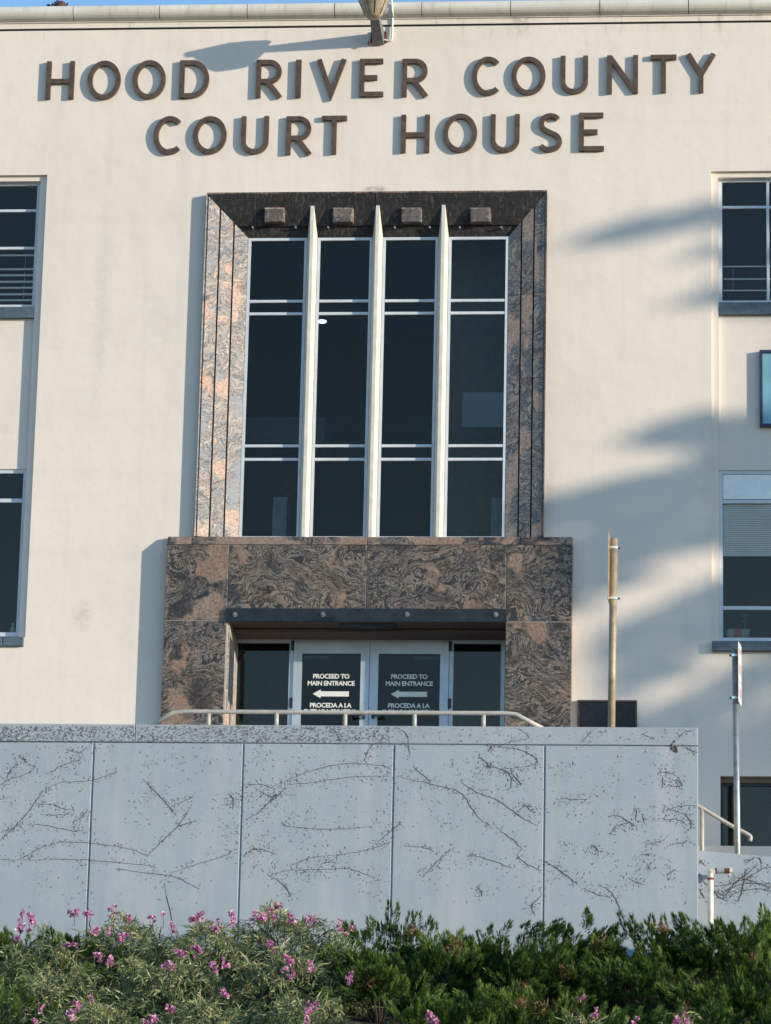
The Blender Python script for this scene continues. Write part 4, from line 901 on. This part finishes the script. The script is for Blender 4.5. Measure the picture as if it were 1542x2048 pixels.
JU = [(800, 1838, .72, 'juniper shrub with a rounded peak in the middle against the blue wall', 2), (985, 1864, .62, 'low juniper shrub in the dip between two taller ones by the wall', 1),
      (1180, 1836, .66, 'juniper shrub under the last joint of the blue wall', 1), (1330, 1848, .55, 'small juniper shrub below the right end of the blue wall', 1), (1475, 1818, .72, 'tall juniper shrub beside the standpipe', 1),
      (1590, 1812, .6, 'juniper shrub cut by the right edge of the picture', 0), (905, 1900, .66, 'juniper shrub with a brown gap below its top, mid slope', 2), (1090, 1905, .68, 'juniper shrub with several rust brown sprigs, mid slope', 5),
      (1265, 1912, .66, 'mid slope juniper shrub in front of the small one', 1), (1440, 1925, .66, 'spreading juniper shrub with long pale tips at the right', 1), (1560, 1940, .55, 'dark juniper shrub low at the right edge', 0),
      (760, 1915, .5, 'juniper shrub where the pink flowers end', 1), (830, 1985, .62, 'juniper shrub low in the middle of the bank', 2), (1010, 1980, .68, 'front juniper shrub below the rust brown sprigs', 4),
      (1200, 1990, .68, 'front juniper shrub behind the lone pink flower', 1), (1390, 1990, .7, 'front juniper shrub with a brown sprig at the bottom edge', 2), (1540, 2005, .6, 'front juniper shrub in the lower right corner', 0),
      (893, 1862, .5, 'juniper shrub filling the gap right of the rounded middle peak', 1), (1085, 1862, .5, 'juniper shrub in front of the fourth wall joint', 1),
      (1258, 1852, .5, 'juniper shrub left of the small one below the wall end', 0), (1402, 1836, .45, 'juniper shrub hiding the foot of the standpipe', 0), (705, 1880, .4, 'low juniper shrub at the right end of the sweet peas by the wall', 0),
      (-15, 1838, .42, 'dark juniper shrub at the left edge by the wall', 0), (140, 1860, .34, 'small dark juniper poking up behind the sweet peas', 0), (0, 1985, .5, 'green juniper shrub in the lower left corner', 1)]
for i, (px, py, rx, lab, dead) in enumerate(JU):
    c, rad = mound(px, py, (rx, .62)); rad = (rad[0], rad[1], max(.22, rad[2]-.11)); juniper(c, rad, int(620*rx/.6), lab, 100+i, dead)
SP = [(85, 1880, .5, 'sweet pea clump at the left with flowers standing above the wall foot'), (255, 1846, .62, 'sweet pea clump with a tall green shoot, second from left'), (420, 1850, .55, 'sweet pea clump under the second wall joint'),
      (570, 1822, .62, 'tallest sweet pea clump crowned with pink blooms'), (110, 1945, .6, 'drab sweet pea clump low on the left of the bank'), (330, 1925, .66, 'sweet pea clump with trailing leaves in mid slope'),
      (560, 1915, .62, 'pale yellowish sweet pea clump in the middle of the slope'), (680, 1885, .42, 'sweet pea clump thinning out beside the junipers'), (200, 2010, .66, 'sweet pea clump at the bottom edge with three bright blooms'),
      (420, 2005, .66, 'sweet pea clump at the bottom edge below the trailing leaves'), (610, 1995, .5, 'sweet pea clump at the bottom edge next to the junipers'), (1165, 2030, .25, 'lone sweet pea in front of the junipers at the bottom'), (1360, 2040, .28, 'small sweet pea with two blooms at the bottom right')]
peas = []
for i, (px, py, rx, lab) in enumerate(SP):
    c, rad = mound(px, py, (rx, .6)); peas.append((px, py, sweet_pea(c, rad, int(3300*rx/.6), lab, 300+i)))
f1 = [(225, 280), (150, 370), (135, 450), (215, 375), (570, 260), (690, 260), (870, 220), (870, 275), (975, 295), (1175, 280), (1255, 280), (1320, 360), (1480, 300), (1530, 295), (840, 400), (730, 400), (935, 440), (515, 500), (575, 510),
      (760, 580), (855, 620), (1360, 560), (1410, 560), (1310, 690), (1520, 535), (700, 910), (600, 985), (545, 1035), (320, 1000), (275, 1080), (1310, 995), (1190, 1060), (1120, 1095), (165, 265), (260, 300)]
f2 = [(85, 290), (215, 320), (200, 360), (330, 290), (490, 270), (600, 270), (630, 230), (570, 295), (650, 285), (690, 195), (790, 295), (905, 290), (955, 290), (1150, 350), (1185, 385), (620, 490), (640, 520), (50, 535), (250, 640), (190, 700), (180, 640), (755, 590),
      (775, 635), (725, 690), (775, 740), (940, 665), (1245, 730), (1220, 780), (265, 890), (900, 1040), (965, 980), (910, 965)]
f3 = [(375, 1050), (410, 1080)]; f4 = [(80, 915), (185, 1050), (800, 1085), (880, 1085), (500, 1095)]
FL = [(x*.2594, 1760+y*.2594) for x, y in f1]+[(380+x*.2594, 1760+y*.2594) for x, y in f2]+[(760+x*.2594, 1760+y*.2594) for x, y in f3]+[(1142+x*.2594, 1760+y*.2594) for x, y in f4]
for i, (px, py) in enumerate(FL):
    q = at(px, max(py, 1822), -.30); q = P(px, py, q.y)
    own = min(peas, key=lambda t: (t[0]-px)**2+((t[1]+35)-py)**2*1.5)[2]
    flower(q, own, 900+i, 1.3+.3*math.sin(i*1.7))
# tall shoot
a = [P(345, 1850, -4.4), P(340, 1822, -4.4), P(333, 1795, -4.4), P(330, 1775, -4.4), P(328, 1766, -4.4)]
MB().tube(smooth_path(a, 4), [.0065]*9+[.0035]*8, 5).build('shoot', M['pea'], peas[1][2])

# ------------------------------------------------------------------ tree outside the frame on the right: its boughs shade the facade
TD = [[(1135, 492), (1200, 462), (1300, 432), (1440, 402), (1700, 385), (1700, 445), (1440, 442), (1300, 470), (1180, 500)],
      [(1362, 522), (1440, 485), (1700, 470), (1700, 520), (1440, 512)], [(1345, 610), (1440, 572), (1700, 555), (1700, 615), (1440, 608)],
      [(1240, 890), (1300, 848), (1420, 820), (1700, 815), (1700, 960), (1400, 915), (1390, 885), (1330, 895)],
      [(1060, 1005), (1200, 968), (1330, 942), (1400, 905), (1700, 880), (1700, 1150), (1440, 1082), (1400, 1100), (1350, 1118), (1290, 1120), (1270, 1145), (1300, 1155), (1240, 1178), (1170, 1225), (1060, 1215)],
      [(1170, 1300), (1205, 1258), (1280, 1234), (1360, 1194), (1455, 1150), (1700, 1100), (1700, 1330), (1500, 1295), (1380, 1292), (1375, 1350), (1290, 1375), (1240, 1420), (1205, 1370)],
      [(1180, 1440), (1300, 1425), (1400, 1370), (1480, 1330), (1700, 1310), (1700, 1400), (1560, 1370), (1470, 1435), (1360, 1470), (1300, 1560), (1180, 1560)],
      [(1300, 1560), (1380, 1475), (1480, 1450), (1560, 1400), (1700, 1420), (1700, 1850), (1300, 1850)]]
CR = [[(1600, 300), (1900, -500), (2000, -800), (2100, -500), (2500, 500), (2800, 1500), (2500, 1900), (1600, 1900)]]
def inpoly(pt, poly):
    x, y = pt; c = False; j = len(poly)-1
    for i in range(len(poly)):
        (xi, yi), (xj_, yj_) = poly[i], poly[j]
        if (yi > y) != (yj_ > y) and x < (xj_-xi)*(y-yi)/(yj_-yi)+xi: c = not c
        j = i
    return c
def sample(poly, n, r):
    xs_, ys_ = [p[0] for p in poly], [p[1] for p in poly]; out = []
    while len(out) < n:
        p = (r.uniform(min(xs_), max(xs_)), r.uniform(min(ys_), max(ys_)))
        if inpoly(p, poly): out.append(p)
    return out
def area(poly): return abs(sum(poly[i-1][0]*poly[i][1]-poly[i][0]*poly[i-1][1] for i in range(len(poly))))/2
r = random.Random(77); pts = []
for poly in TD:
    for p in sample(poly, int(area(poly)/170**2*200), r): pts.append((p, r.uniform(11.6, 13.2)))
for poly in CR:
    for p in sample(poly, int(area(poly)/170**2*45), r): pts.append((p, r.uniform(10.8, 14)))
Sv = np.array(SUN); base = []
for (px, py), t in pts: q = P(px, py, 0); base.append(np.array((q.x, 0, q.z))+Sv*t)
base = np.array(base); n = len(base); g = np.random.default_rng(5)
dr = unit(g.normal(0, 1, (n, 3))+np.array([-.5, 0, -.2])); nrm = unit(Sv/np.linalg.norm(Sv)+g.normal(0, .55, (n, 3)))
tx = P(2000, 1500, 0).x+SK*12.4; ty = -12.4
TR = empty('conifer_tree', (tx, ty, bank(ty)), 'tall conifer standing outside the frame to the right of the courthouse', 'tree')
leaf_mesh('crown', base-dr*.11, base+dr*.11, g.uniform(.10, .17, n), nrm, g.uniform(0, 1, n), M['tealeaf'], TR)
ztop = P(2000, -780, 0).z+SR*12.4
MB().tube([(tx, ty, bank(ty)-.2), (tx-.05, ty, 10), (tx, ty, 18), (tx, ty, ztop)], [.42, .33, .2, .03], 10).build('trunk', M['bark'], TR, True)
for (pxa, pya) in ((1180, 480), (1400, 500), (1390, 595), (1300, 860), (1130, 1000), (1200, 1270), (1250, 1480), (1420, 1650)):
    q = P(pxa, pya, 0); e = Vector((q.x, 0, q.z))+SUN*12.4; m_ = P(1560, pya-70*(pya < 700)-25, 0); m_ = Vector((m_.x, 0, m_.z))+SUN*12.4
    MB().tube(smooth_path([(tx, ty, m_.z+.3), tuple(m_), tuple(e)], 4), [.09]*3+[.06]*2+[.04]*2+[.02, .008], 6).build('limb', M['bark'], TR)
